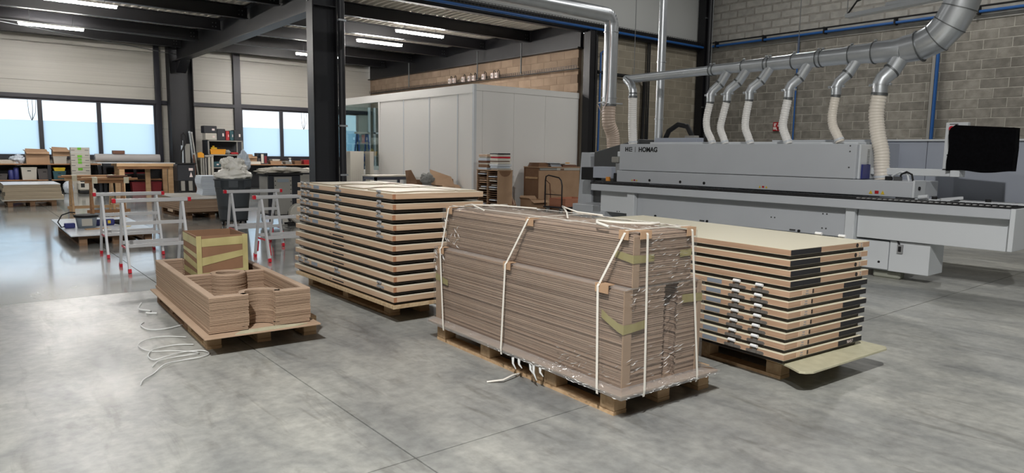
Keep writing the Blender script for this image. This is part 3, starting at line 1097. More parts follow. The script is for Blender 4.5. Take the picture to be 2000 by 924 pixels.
for k in range(70):        # end face, lower bundle
    glint_crease((rc_.choice([rc_.uniform(0.0, 0.20), rc_.uniform(0.25, 0.42), rc_.uniform(0.0, 0.60)]), -0.087, rc_.choice([rc_.uniform(0.2, 0.36), rc_.uniform(0.2, 0.70), rc_.uniform(0.6, 0.71)])), (rc_.uniform(0.015, 0.06), 0, rc_.uniform(-0.004, 0.022)), (0, -1, 0), rc_.uniform(0.0006, 0.002), 0.004)
for k in range(55):        # end face, upper bundle
    glint_crease((rc_.uniform(0.15, 0.52), -0.09, rc_.uniform(0.74, 1.0)), (rc_.uniform(0.015, 0.06), 0, rc_.uniform(-0.004, 0.014)), (0, -1, 0), rc_.uniform(0.0006, 0.002), 0.004)
for k in range(40):        # long side, near corner and foot
    glint_crease((-0.040, rc_.uniform(-0.06, 0.45), 0.19 + abs(rc_.gauss(0, 0.08))), (0, rc_.uniform(0.015, 0.05), rc_.uniform(-0.03, 0.005)), (-1, 0, 0), rc_.uniform(0.0006, 0.002), 0.004)
for k in range(30):        # long side, far upper corner
    glint_crease((0.008, rc_.uniform(1.60, 1.82), rc_.uniform(0.74, 0.99)), (0, rc_.uniform(0.01, 0.05), rc_.uniform(-0.05, 0.05)), (-1, 0, 0), rc_.uniform(0.0008, 0.0025), 0.005)
for k in range(22):        # far lower corner
    glint_crease((-0.040, rc_.uniform(1.72, 1.87), rc_.uniform(0.55, 0.71)), (0, rc_.uniform(0.01, 0.04), rc_.uniform(-0.04, 0.04)), (-1, 0, 0), rc_.uniform(0.0008, 0.002), 0.004)
for k in range(60):        # top sheet
    glint_crease((rc_.uniform(0.05, 0.50), rc_.choice([rc_.uniform(-0.05, 0.25), rc_.uniform(0.0, 1.8)]), 1.0215), (rc_.uniform(-0.03, 0.03), rc_.uniform(0.02, 0.10), 0), (0, 0, 1), rc_.uniform(0.001, 0.004), 0.004)
for k in range(40):        # board rim
    glint_crease((rc_.uniform(-0.05, 0.72), -0.134, rc_.uniform(0.142, 0.162)), (rc_.uniform(0.01, 0.05), 0, rc_.uniform(-0.006, 0.006)), (0, -1, 0.3), rc_.uniform(0.001, 0.003), 0.004)
for k in range(50):
    glint_crease((-0.084, rc_.uniform(-0.1, 1.2), rc_.uniform(0.142, 0.162)), (0, rc_.uniform(0.01, 0.05), rc_.uniform(-0.006, 0.006)), (-1, 0, 0.3), rc_.uniform(0.001, 0.003), 0.004)
cg_.build('film_glint_crease', 'film_glint_crease', sfm, kind='stuff')

# straps
def strap(label, pts, wv):
    return tag(G().ribbon([wl(*p) for p in pts], wv, 0.002).build('packing_strap', 'strap_white'), label, 'strap', 'straps round the wrapped bundles')


for (nm, yb, ym, yt) in (('white strap over the rear end of the wrapped bundles', 1.66, 1.76, 1.74), ('white strap over the middle of the wrapped bundles', 0.94, 0.95, 0.80), ('white strap over the front long edge near the wrapped corner', 0.05, 0.10, -0.03)):
    strap(nm, [(-0.079, yb, 0.128), (-0.083, yb, 0.165), (-0.050, ym, 0.712), (-0.036, ym, 0.728), (0.008, yt, 1.006), (0.02, yt, 1.022), (0.28, yt, 1.024), (0.535, yt, 1.022), (0.547, yt, 1.004), (0.64, ym, 0.72), (0.755, yb, 0.165), (0.752, yb, 0.130)], (0.0, 0.0075, 0))
for (nm, xb, xt) in (('white strap down the left of the wrapped end face', 0.095, 0.11), ('white strap down the right of the wrapped end face', 0.535, 0.475)):
    strap(nm, [(xb, -0.127, 0.128), (xb, -0.133, 0.165), (xt, -0.100, 1.002), (xt, -0.088, 1.022), (xt, 0.5, 1.026), (xt, 1.0, 1.026), (xt, 1.845, 1.022), (xt, 1.87, 0.99), (xb, 1.912, 0.165), (xb, 1.908, 0.13)], (0.0075, 0, 0))


def protector(label, p, axis, w=0.075, a=0.045, b=0.045):
    g = G()
    if axis == 'Y':      # edge runs along y, legs on -x and top
        g.box(-0.004, 0.0, -w / 2, w / 2, -a, 0.0).box(-0.004, b, -w / 2, w / 2, 0.0, 0.004)
    else:                # edge runs along x
        g.box(-w / 2, w / 2, -0.004, 0.0, -a, 0.0).box(-w / 2, w / 2, -0.004, b, 0.0, 0.004)
    return tag(g.build('edge_protector', 'cardboard', None, wl(*p), WR), label, 'cardboard', 'cardboard edge protectors')


protector('cardboard edge protector on the top rear corner of the wrapped bundles', (0.016, 1.74, 1.016), 'Y')
protector('cardboard edge protector under the middle strap at the top edge', (0.016, 0.79, 1.016), 'Y')
protector('cardboard edge protector at the top near corner, on the long side', (0.014, -0.02, 1.018), 'Y', 0.07)
protector('cardboard edge protector at the top near corner, on the end face', (0.105, -0.090, 1.019), 'X', 0.085, 0.04)
protector('cardboard edge protector at the far top corner of the end face', (0.475, -0.090, 1.019), 'X', 0.075)
protector('cardboard edge protector on the lower bundle at its rear end', (-0.036, 1.77, 0.722), 'Y')
protector('cardboard edge protector on the lower bundle under the middle strap', (-0.036, 0.95, 0.722), 'Y')
protector('cardboard edge protector on the lower bundle at the near corner', (-0.038, 0.08, 0.722), 'Y', 0.10)
# loose strap ends on top
tag(G().tube([wl(0.02, 1.30, 1.030), wl(0.05, 1.45, 1.045), wl(0.09, 1.55, 1.05), wl(0.10, 1.66, 1.032), wl(0.20, 1.75, 1.03), wl(0.35, 1.55, 1.032), wl(0.44, 1.25, 1.03)], 0.006, 6).build('loose_strap', 'strap_white'), 'loose curled strap end on top of the wrapped bundles, at the back', 'strap')
tag(G().tube([wl(0.02, 0.10, 1.03), wl(0.01, 0.18, 1.045), wl(0.06, 0.24, 1.05), wl(0.16, 0.16, 1.04), wl(0.30, 0.06, 1.035), wl(0.42, 0.10, 1.03)], 0.009, 6).build('loose_strap', 'strap_white'), 'looped strap end on the near top corner of the wrapped bundles', 'strap')
tag(G().tube([wl(0.18, 0.62, 1.03), wl(0.26, 0.72, 1.05), wl(0.36, 0.88, 1.075), wl(0.42, 0.80, 1.04), wl(0.48, 0.62, 1.03)], 0.006, 6).build('loose_strap', 'strap_white'), 'bent strap end standing up in the middle of the wrapped top', 'strap')
# string ends hanging at the pallet
sh = thing('hanging_film', 'frayed scraps of film hanging under the middle of the wrapped board', 'film scrap', wl(-0.08, 0.75, 0.0))
for (yy, l_) in ((0.0, 0.05), (0.06, 0.07), (-0.14, 0.09), (-0.11, 0.06), (-0.20, 0.05)):
    G().tube([(0, yy, 0.14), (-0.008, yy - 0.01, 0.14 - l_ * 0.5), (0.004, yy - 0.025, 0.14 - l_)], [0.010, 0.007, 0.003], 6).build('film_shred', 'strap_clear', sh)
tag(G().tube([wl(-0.005, 0.84, 0.012), wl(-0.08, 0.80, 0.03), wl(-0.18, 0.78, 0.02), wl(-0.26, 0.84, 0.006)], 0.006, 6).build('strap_end', 'strap_white'), 'short white strap end sticking out from the wrapped pallet', 'strap')

# ---------------- door stack on the right
RO, RR = (3.855, 2.125), R(-4.0)


def rl(x, y, z=0.0):
    c, s_ = math.cos(RR), math.sin(RR)
    return (RO[0] + x * c - y * s_, RO[1] + x * s_ + y * c, z)


rp = pallet('pallet carrying the door stack with black seals at the right', rl(0.18, 0.13), RR, 0.70, 1.25)
pallet('rear pallet under the door stack with black seals at the right', rl(0.18, 1.40), RR, 0.70, 0.65, mid=False)
gb = [(-0.02, -0.12), (0.0, -0.15), (0.05, -0.172), (0.94, -0.150), (0.985, -0.12), (0.985, 0.22), (0.86, 0.30), (0.86, 2.0), (0.14, 2.0), (0.14, 0.30), (0.03, -0.01)]
tag(G().prism(gb, 0.0, 0.0145).build('chipboard_sheet', 'chipboard_green', None, rl(0, 0, 0.1445), RR, bev=0.002), 'greenish chipboard sheet with rounded corners sticking out under the right door stack', 'board')




def thing_part(name, parent, loc):
    o = bpy.data.objects.new(name, None)
    o.empty_display_size = 0.05
    COL.objects.link(o)
    o.parent = parent
    o.location = loc
    return o


def add_hinge(t, x, y, zt, side, bright, m):
    """one joined hinge mesh as a part with a bright knuckle as sub-part"""
    s_ = side
    pl = []
    for k in range(9):
        an = math.pi / 2 + math.pi * k / 8
        pl.append((-0.055 + 0.010 * math.cos(an), -0.026 + 0.010 * math.sin(an)))
    for k in range(9):
        an = -math.pi / 2 + math.pi * k / 8
        pl.append((0.055 + 0.010 * math.cos(an), -0.026 + 0.010 * math.sin(an)))
    g = G()
    a, b = sorted((0.0, 0.003 * s_))
    g.xprism(pl, a, b)
    a, b = sorted((0.003 * s_, 0.009 * s_))
    g.box(a, b, -0.014, 0.014, -0.034, 0.004)
    for yy in (-0.05, -0.036, 0.036, 0.05):
        a, b = sorted((0.003 * s_, 0.005 * s_))
        g.box(a, b, yy - 0.004, yy + 0.004, -0.030, -0.022)
    o = g.build('hinge', m, t, (x, y, zt))
    G().cyl((0.012 * s_, -0.024, 0.012), (0.012 * s_, 0.024, 0.012), 0.0105, n=10).build('knuckle', 'chrome' if bright else 'hinge_grey', o)
    return o


ORD = ['lowest', 'second from the bottom', 'third from the bottom', 'fourth from the bottom', 'fifth from the bottom', 'sixth from the bottom',
       'seventh from the bottom', 'fourth from the top', 'third from the top', 'second from the top', 'topmost']
DW, DL = 0.885, 2.10
SL_R = B(0, DW, 0, DL, 0, 0.033).mesh('core', 'wood_edge_red', 0.0)
SK_R = B(0, DW, 0, DL, 0.033, 0.036).mesh('top_skin', 'door_cream')
SK_B = B(0, DW, 0, DL, -0.0015, -0.0).mesh('bottom_skin', 'door_cream')
LP_R = B(0.02, DW - 0.03, 0.02, DL - 0.02, -0.0282, -0.0015).mesh('rebated_back', 'door_back_shade', 0.004)
jx = [0, 0.004, 0.010, 0.014, 0.018, 0.022, 0.026, 0.022, 0.017, 0.006, 0.008]
rj = random.Random(3)
for k in range(11):
    z = 0.1878 + 0.0645 * k
    typ = 'A' if k >= 7 else 'B'
    lab = '%s door of the right stack, %s' % (ORD[k], 'black seal at left' if typ == 'A' else 'black seal at right')
    if k == 0:
        lab = 'lowest door of the right stack, chalk number on its black seal'
    t = thing('door_leaf', lab, 'door panel', rl(jx[k], rj.uniform(-0.004, 0.004), z), RR + R(rj.uniform(-0.4, 0.4)), 'doors of the right stack')
    put('core', SL_R, t)
    put('top_skin', SK_R, t)
    put('bottom_skin', SK_B, t)
    put('rebated_back', LP_R, t)
    if typ == 'A':
        B(0.004, 0.318, -0.003, 0.0, 0.001, 0.0325).build('seal_strip', 'seal_black', t)
        B(0.735, 0.80, -0.002, 0.0, 0.003, 0.031).build('sticker', 'sticker', t)
        G().cyl((0.735, -0.0025, 0.0165), (0.735, 0.0, 0.0165), 0.014, n=14).build('lock_bore', 'door_back_shade', t)
        G().box(0.775, 0.79, -0.003, 0.0, 0.006, 0.014).box(0.775, 0.79, -0.003, 0.0, 0.021, 0.029).build('printed_mark', 'hinge_grey', t)
        for yy in (0.20, 0.375):
            add_hinge(t, DW, yy, 0.036, 1, True, 'hinge_dark')
    else:
        B(0.60, DW - 0.002, -0.003, 0.0, 0.001, 0.0325).build('seal_strip', 'seal_black', t)
        B(0.13, 0.245, -0.002, 0.0, 0.003, 0.031).build('sticker', 'sticker', t)
        B(0.238, 0.252, -0.004, 0.0, 0.006, 0.030).build('lock_slot', 'door_back_shade', t)
        G().box(0.165, 0.195, -0.003, 0.0, 0.006, 0.012).box(0.17, 0.195, -0.003, 0.0, 0.021, 0.028).build('printed_mark', 'hinge_grey', t)
        for yy in (0.205, 0.375):
            add_hinge(t, 0.0, yy, 0.035, -1, True, 'hinge_dark')
        B(-0.002, 0.0, 0.50, 0.62, 0.004, 0.031).build('zinc_plate', 'zinc_patch', t)
    if k == 0:
        m4 = Matrix.Translation((0.70, -0.0032, 0.006)) @ FACE_NY
        text('96457', 0.030, 'sign_white', t, m4, 'chalk_number', 0.0003)
tag(G().tube([(5.02, 2.22, 0.008), (5.06, 2.16, 0.014), (5.12, 2.18, 0.010), (5.20, 2.14, 0.008), (5.24, 2.20, 0.006)], [0.012, 0.022, 0.018, 0.012, 0.004], 8).build('film_scrap', 'strap_clear'), 'crumpled clear film scrap on the floor beside the right pallet', 'film scrap')

# ---------------- door stack on the left
LO = (2.70, 4.85)
pallet('pallet carrying the tall left door stack', (2.86, 5.20, 0), R(0.2), 0.70, 1.75, mid=True)
tag(B(0, 0.885, 0, 2.03, 0, 0.030).build('osb_sheet', 'osb', None, (LO[0], LO[1], 0.1445), R(0.2), bev=0.002), 'pale strand board sheet under the tall left door stack', 'board')
EW, EL = 0.875, 2.10
SL_L = B(0, EW, 0, EL, 0, 0.042).mesh('core', 'wood_edge')
SK_L = B(0, EW, 0, EL, 0.042, 0.045).mesh('top_skin', 'door_pale')
LP_L = B(0.025, EW - 0.03, 0.025, EL - 0.03, -0.0245, 0.0).mesh('rebated_back', 'door_back_shade', 0.004)
SP_L = B(0.07, EW - 0.14, 0.10, EL - 0.10, 0.045, 0.0585).mesh('filler_sheet', 'door_back_shade')  # thin spacer coloured near-black for the shade in the gap
EN_L = B(0.0, 0.028, -0.0015, 0.0, 0.001, 0.041).mesh('end_grain', 'wood_end')
LORD = ['lowest', 'second lowest', 'third lowest', 'fourth lowest', 'fifth lowest', 'middle', 'fifth from the top', 'fourth from the top', 'third from the top', 'second from the top', 'topmost']
for k in range(11):
    z = 0.2005 + 0.0838 * k
    hin = k >= 6 or k == 1
    lab = '%s door of the tall left stack, %s' % (LORD[k], 'hinged edge' if hin else 'slotted edge')
    t = thing('door_leaf', lab, 'door panel', (LO[0] + rj.uniform(-0.004, 0.004) - 0.0006 * k, LO[1] + rj.uniform(-0.003, 0.003), z), R(-0.2 - 0.15 * k), 'doors of the left stack')
    put('core', SL_L, t)
    put('top_skin', SK_L, t)
    put('rebated_back', LP_L, t)
    if k < 10:
        put('filler_sheet', SP_L, t)
    put('end_grain', EN_L, t)
    if hin:
        for yy in (0.22, 1.06):
            add_hinge(t, 0.0, yy, 0.043, -1, False, 'hinge_grey')
        for yy in (1.78, 1.94):
            add_hinge(t, 0.0, yy, 0.043, -1, False, 'hinge_grey')
        B(-0.002, 0.0, 1.52, 1.66, 0.006, 0.038).build('zinc_plate', 'zinc_patch', t)
    else:
        B(-0.0015, 0.0, 0.93, 1.17, 0.016, 0.026).build('lock_slot', 'seal_black', t)
        B(-0.0015, 0.0, 1.20, 1.24, 0.020, 0.024).build('lock_slot', 'seal_black', t)
    if k == 10:
        top = t
# routed cover boards on the topmost door
def wave_board(label, x0, x1, y0, y1, dip, z=0.0455):
    n = 14
    a = [(x0 + (x1 - x0) * i / n, y0 + dip * math.sin(math.pi * i / n) ** 2) for i in range(n + 1)]
    b = [(x1 - (x1 - x0) * i / n, y1) for i in range(n + 1)]
    tz = 0.2005 + 0.0838 * 10 + z
    o = G().prism(a + b, 0, 0.0105).build('cover_board', 'board_side', None, (LO[0] - 0.006, LO[1], tz), R(-1.7))
    G().prism(a + b, 0.0105, 0.0115).build('top_face', 'door_pale', o)
    return tag(o, label, 'board', 'cover boards on the left stack')


wave_board('thin routed cover board at the near edge of the topmost left door', 0.05, 0.62, 0.05, 0.55, 0.07)
wave_board('small thin cover board at the near right of the topmost left door', 0.66, 0.84, 0.05, 0.62, 0.0)
wave_board('thin routed cover board with a curved cutout in the middle of the left stack', 0.07, 0.62, 0.68, 1.16, 0.16)
wave_board('plain thin cover board at the middle right of the left stack', 0.66, 0.84, 0.72, 1.22, 0.0)
wave_board('thin routed cover board at the far end of the left stack', 0.06, 0.60, 1.36, 1.90, 0.14)
wave_board('plain thin cover board at the far right corner of the left stack', 0.64, 0.83, 1.40, 1.92, 0.05)

# ---------------- routed frames on the left pallet
FO, FR = (1.29, 4.86), R(-2.2)


def fl_(x, y, z=0.0):
    c, s_ = math.cos(FR), math.sin(FR)
    return (FO[0] + x * c - y * s_, FO[1] + x * s_ + y * c, z)


pallet('pale new half pallet at the near end under the routed frames', fl_(0.02, 0.19), FR, 0.80, 0.62, 'wood_pallet', mid=False)
pallet('weathered dark pallet at the far end under the routed frames', fl_(0.02, 0.825), FR, 0.80, 1.25, 'wood_pallet_old')
tag(B(-0.058, 0.745, -0.10, 1.92, 0, 0.012).build('base_board', 'mdf_face', None, fl_(0, 0, 0.1445), FR, bev=0.002), 'brown hardboard sheet between the routed frames and their pallets', 'board')
tag(G().prism([(0.14, -0.098), (0.58, -0.09), (0.66, -0.06), (0.44, -0.012), (0.20, -0.03)], 0, 0.006).build('chipboard_offcut', 'chipboard_green', None, fl_(0, 0, 0.1570), FR), 'pale chipboard offcut showing at the front of the routed frames', 'board')
ft = thing('routed_frame_stack', 'stack of brown fibreboard frames with round cutouts on the left pallet', 'frame stack', fl_(0, 0, 0.1635), FR)
NL, FH = 23, 0.0108
FW, FLn = 0.705, 1.95


def frame_layer(g, z0, z1, dx, dy):
    def bx_(a, b, c, d):
        g.box(a + dx, b + dx, c + dy, d + dy, z0, z1)
    bx_(0, 0.05, 0, FLn)
    bx_(FW - 0.05, FW, 0, FLn)
    bx_(0.05, 0.262, 0, 0.05)
    bx_(0.448, FW - 0.05, 0, 0.05)
    g.ring(0.355 + dx, 0.06 + dy, 0.10, 0.14, z0, z1, R(-25), R(205), 22)
    bx_(0.05, 0.245, 0.945, 0.99)
    bx_(0.505, FW - 0.05, 0.945, 0.99)
    g.ring(0.375 + dx, 0.968 + dy, 0.095, 0.138, z0, z1, 0, 2 * math.pi, 30)
    bx_(0.05, 0.262, FLn - 0.05, FLn)
    bx_(0.448, FW - 0.05, FLn - 0.05, FLn)
    g.ring(0.355 + dx, FLn - 0.06 + dy, 0.10, 0.14, z0, z1, R(155), R(385), 22)


g = G()
for k in range(NL - 1):
    d = 0.010 if k < 2 else 0.0
    frame_layer(g, k * FH, k * FH + FH * 0.74, rj.uniform(-0.003, 0.003) - d, rj.uniform(-0.003, 0.003) - d)
g.build('frame_layer', 'mdf_edge', ft, kind='stuff')
g = G()
frame_layer(g, (NL - 1) * FH, NL * FH, 0, 0)
g.build('top_frame', 'mdf', ft)

# open box standing in the frames
bxo = thing('taped_box', 'open brown cardboard box bound with pale yellow tape inside the routed frames', 'box', fl_(0.175, 1.115, 0.1575), FR)
bw, bl_, bh_ = 0.40, 0.50, 0.545
B(0, bw, 0, bl_, 0, 0.01).build('bottom_panel', 'cardboard_dark', bxo)
B(0, bw, 0, 0.012, 0.01, bh_).build('side_panel', 'cardboard_dark', bxo)
B(0, bw, bl_ - 0.012, bl_, 0.01, bh_).build('side_panel', 'cardboard_dark', bxo)
B(0, 0.012, 0.012, bl_ - 0.012, 0.01, bh_).build('side_panel', 'cardboard_dark', bxo)
B(bw - 0.012, bw, 0.012, bl_ - 0.012, 0.01, bh_).build('side_panel', 'cardboard_dark', bxo)
yv = -0.003
for (z0, z1, za, zb) in ((0.455, 0.52, 0.465, 0.535), (0.29, 0.36, 0.37, 0.42), (0.19, 0.235, 0.215, 0.26)):
    G().add([(0, yv, z0), (bw, yv, za), (bw, yv, zb), (0, yv, z1)], [(0, 1, 2, 3)]).build('adhesive_tape', 'tape_yellow', bxo)
    yv -= 0.0007
for (x0, x1) in ((-0.004, 0.035), (bw - 0.04, bw + 0.003)):
    B(x0, x1, -0.008, -0.006, 0.03, bh_ + 0.002).build('adhesive_tape', 'tape_yellow', bxo)
for (z0, z1, za, zb) in ((0.47, 0.54, 0.46, 0.53), (0.39, 0.42, 0.36, 0.40), (0.30, 0.36, 0.27, 0.32), (0.20, 0.25, 0.19, 0.24)):
    G().add([(-0.003, bl_, z0), (-0.003, 0, za), (-0.003, 0, zb), (-0.003, bl_, z1)], [(0, 1, 2, 3)]).build('adhesive_tape', 'tape_yellow', bxo)
# strap tangle on the floor
def curl(pts, label, r=0.0045):
    q = []
    n = len(pts)
    for i in range(n - 1):
        p0, p1, p2, p3 = (Vector(pts[max(i - 1, 0)]), Vector(pts[i]), Vector(pts[i + 1]), Vector(pts[min(i + 2, n - 1)]))
        for j in range(6):
            s_ = j / 6
            q.append(0.5 * ((2 * p1) + (p2 - p0) * s_ + (2 * p0 - 5 * p1 + 4 * p2 - p3) * s_ ** 2 + (3 * p1 - p0 - 3 * p2 + p3) * s_ ** 3))
    q.append(Vector(pts[-1]))
    return tag(G().tube(q, r, 6).build('loose_strap', 'strap_clear'), label, 'strap')


curl([(0.79, 4.50, 0.006), (0.82, 4.57, 0.012), (0.90, 4.68, 0.008), (0.99, 4.80, 0.02), (1.10, 4.86, 0.01), (1.22, 4.86, 0.012), (1.30, 4.93, 0.008), (1.27, 5.03, 0.01), (1.15, 5.05, 0.012), (1.04, 4.98, 0.02), (0.96, 4.98, 0.01), (0.95, 5.10, 0.012), (1.02, 5.25, 0.01), (1.16, 5.28, 0.01), (1.27, 5.22, 0.01)], 'tangled pale plastic strap on the floor by the near left pallet corner', 0.0042)
curl([(0.92, 4.83, 0.006), (0.98, 4.92, 0.015), (1.08, 4.96, 0.012), (1.20, 4.94, 0.018), (1.24, 5.00, 0.01), (1.12, 5.12, 0.012), (0.98, 5.22, 0.01), (0.95, 5.42, 0.01), (1.04, 5.56, 0.01), (1.16, 5.56, 0.012), (1.28, 5.46, 0.01)], 'looped pale plastic strap on the floor left of the routed frames', 0.0035)
curl([(1.12, 6.12, 0.01), (1.08, 6.02, 0.012), (1.10, 5.86, 0.01), (1.20, 5.80, 0.012), (1.36, 5.86, 0.012)], 'thin strap loop on the floor beside the weathered pallet', 0.005)
curl([(1.22, 6.72, 0.05), (1.18, 6.62, 0.02), (1.25, 6.52, 0.012), (1.20, 6.42, 0.02), (1.27, 6.36, 0.02)], 'crumpled strap end at the far corner of the weathered pallet', 0.008)

# ================================================================== EDGE BANDING MACHINE
mc = thing('edge_banding_machine', 'long light grey industrial edge banding machine with a black chain track', 'machine', (0, 0, 0))


def mp(name, g, m, bev=0.0, label=None, parent=None):
    return g.build(name, m, parent or mc, bev=bev, label=label)


mp('conveyor_beam', B(8.30, 8.74, 2.25, 8.18, 0.82, 0.925), 'machine_grey', 0.006)
mp('end_cap', B(8.31, 8.76, 2.205, 2.25, 0.49, 0.93), 'machine_white', 0.005)
trk = mp('chain_track', B(8.34, 8.76, 2.22, 8.24, 0.925, 0.945), 'black')
lk = B(0, 0.05, 0, 0.030, 0, 0.006).mesh('chain_link', 'chain_light')
lkd = B(0, 0.16, 0, 0.046, 0, 0.012).mesh('chain_pad', 'rubber', 0.003)
for k in range(98):
    put('chain_pad', lkd, trk, (8.42, 2.26 + 0.0605 * k, 0.945))
for k in range(26):
    put('chain_link', lk, trk, (8.345, 2.27 + 0.0605 * k, 0.945))
mp('apron_panel', B(8.44, 8.50, 7.44, 8.08, 0.47, 0.82), 'machine_white', 0.004)
mp('apron_panel', B(8.44, 8.50, 3.95, 7.27, 0.455, 0.82), 'machine_grey', 0.004)
mp('apron_panel', B(8.44, 8.74, 2.25, 3.82, 0.475, 0.82), 'machine_white', 0.004)
mp('pillar', B(8.36, 8.70, 7.28, 7.43, 0.0, 0.82), 'machine_white', 0.006)
mp('pillar', B(8.37, 8.70, 3.83, 3.94, 0.30, 0.82), 'machine_white', 0.006)
mp('base_cabinet', B(8.52, 9.3, 3.45, 7.25, 0.10, 0.455), 'machine_grey', 0.005)
cd = mp('cabinet_door', B(8.49, 8.52, 3.46, 4.60, 0.115, 0.45), 'machine_white', 0.004)
mp('cabinet_door', B(8.49, 8.90, 3.02, 3.45, 0.105, 0.465), 'machine_white', 0.004)
G().cyl((8.489, 3.56, 0.20), (8.485, 3.56, 0.20), 0.014, n=12).build('lock', 'black', cd)
sk = mp('limit_switch', B(8.465, 8.49, 3.30, 3.36, 0.33, 0.43), 'hinge_grey')
B(8.458, 8.466, 3.315, 3.345, 0.35, 0.41).build('cover', 'black', sk)
G().tube([(8.475, 3.34, 0.43), (8.475, 3.36, 0.47), (8.475, 3.40, 0.49)], 0.010, 6).build('cable', 'black', sk)
mp('foot_skirt', G().box(8.58, 8.72, 3.35, 3.66, 0.0, 0.10), 'machine_skirt', 0.02)
mp('foot_skirt', G().box(8.58, 9.2, 5.2, 5.6, 0.0, 0.10), 'machine_skirt', 0.01)
mp('foot_skirt', G().box(8.40, 9.2, 7.95, 8.05, 0.0, 0.47), 'machine_grey', 0.004)
mp('apron_latch', G().box(8.432, 8.44, 6.0, 6.08, 0.47, 0.49).box(8.432, 8.44, 4.6, 4.68, 0.47, 0.49), 'machine_dark')
for (yy, zz) in ((5.95, 0.48), (4.55, 0.475), (6.9, 0.48)):
    mp('latch_knob', G().cyl((8.44, yy, zz), (8.425, yy, zz), 0.018, n=10), 'black')
for (yy, zz) in ((4.95, 0.62), (4.9, 0.62), (4.25, 0.72), (4.20, 0.72), (4.25, 0.54), (4.20, 0.54), (7.65, 0.49), (7.7, 0.49)):
    mp('screw', G().cyl((8.44, yy, zz), (8.436, yy, zz), 0.010, n=8), 'machine_dark')
# hood
mp('lower_hood', B(8.78, 9.55, 3.37, 8.05, 0.96, 1.150), 'machine_grey', 0.006)
mp('hood_end', B(8.775, 9.1, 3.345, 3.37, 0.96, 1.165), 'machine_white', 0.004)
mp('hood_knob', G().cyl((8.90, 3.345, 1.07), (8.90, 3.33, 1.07), 0.022, n=12), 'black')
uh = mp('upper_hood', B(8.80, 9.62, 4.06, 8.02, 1.155, 1.595), 'machine_grey', 0.010)
ve = mp('hood_end_cover', B(8.86, 9.66, 4.035, 4.06, 1.155, 1.59), 'machine_white', 0.006)
for k in range(16):
    zz = 1.22 + 0.02 * k
    B(9.05, 9.11, 4.032, 4.036, zz, zz + 0.006).build('vent_slot', 'machine_dark', ve)
mp('purple_guard', B(8.90, 9.10, 4.01, 4.034, 1.16, 1.34), 'bluepack')
mp('hood_seam', B(8.795, 8.80, 4.08, 7.95, 1.150, 1.156), 'machine_dark')
for (yy, zz) in ((4.14, 1.50), (4.14, 1.30), (4.14, 1.57)):
    mp('screw', G().cyl((8.80, yy, zz), (8.796, yy, zz), 0.010, n=8), 'machine_dark')
for (yy, zz) in ((7.33, 1.01), (6.72, 1.01), (6.28, 1.01)):
    mp('sight_hole', G().cyl((8.78, yy, zz), (8.775, yy, zz), 0.022, n=12), 'black')


def warning(y, z, s_=0.032):
    for (k, c) in ((0, 'yellow'), (1, 'sign_red'), (2, 'yellow')):
        yy = y - 0.05 * k * s_ / 0.032
        if c == 'yellow':
            mp('warning_label', G().xprism([(yy - s_ / 2, z), (yy, z + s_), (yy + s_ / 2, z)], 8.775, 8.779), c)
        else:
            mp('warning_label', B(8.775, 8.779, yy - s_ / 2, yy + s_ / 2, z + 0.004, z + s_ - 0.004), c)


warning(7.70, 0.985)
warning(5.35, 0.985)
warning(3.84, 0.985, 0.045)
LB = 8.797
text('HOMAG', 0.105, 'black', mc, Matrix.Translation((LB, 7.60, 1.470)) @ FACE_NX, 'lettering', 0.0012, 0.0035)
for (ya, yb, za, zb) in ((7.89, 7.872, 1.472, 1.545), (7.872, 7.845, 1.50, 1.517), (7.845, 7.828, 1.472, 1.545), (7.81, 7.74, 1.532, 1.545), (7.81, 7.74, 1.472, 1.485), (7.81, 7.795, 1.485, 1.532), (7.78, 7.735, 1.502, 1.516), (7.675, 7.670, 1.462, 1.55)):
    mp('logo_mark', B(8.797, 8.80, yb, ya, za, zb), 'black')
# arm for the screen
mp('screen_arm', B(9.16, 9.28, 3.03, 4.03, 1.215, 1.30), 'machine_white', 0.006)
mp('screen_post', B(9.10, 9.28, 3.00, 3.10, 1.215, 1.33), 'machine_white', 0.004)
# guides at the outfeed
gp = mp('outfeed_guide', B(8.84, 8.92, 2.26, 3.36, 0.925, 0.955), 'machine_white', 0.004)
for (yy) in (2.93, 2.62, 3.16):
    G().cyl((8.88, yy, 0.955), (8.88, yy, 0.985), 0.03, n=12).build('guide_knob', 'black', gp)
G().cyl((8.80, 3.30, 0.97), (8.80, 3.20, 0.985), 0.025, n=10).build('roller', 'machine_white', gp)
G().bar((8.66, 3.02, 0.965), (8.84, 2.86, 0.99), 0.03, 0.03).build('lever', 'machine_white', gp)
G().tube([(9.05, 3.75, 1.15), (9.05, 3.70, 1.22), (9.05, 3.62, 1.26), (9.05, 3.54, 1.23), (9.05, 3.52, 1.15)], 0.014, 8).build('cable', 'machine_white', mc)
G().tube([(9.02, 3.62, 1.15), (9.02, 3.60, 1.23), (9.02, 3.54, 1.26), (9.02, 3.48, 1.23), (9.02, 3.46, 1.15)], 0.012, 8).build('cable', 'black', mc)
mp('valve_block', B(9.0, 9.06, 3.60, 3.68, 1.15, 1.20), 'machine_dark')
mp('valve_block', B(9.0, 9.06, 3.71, 3.78, 1.15, 1.20), 'black')
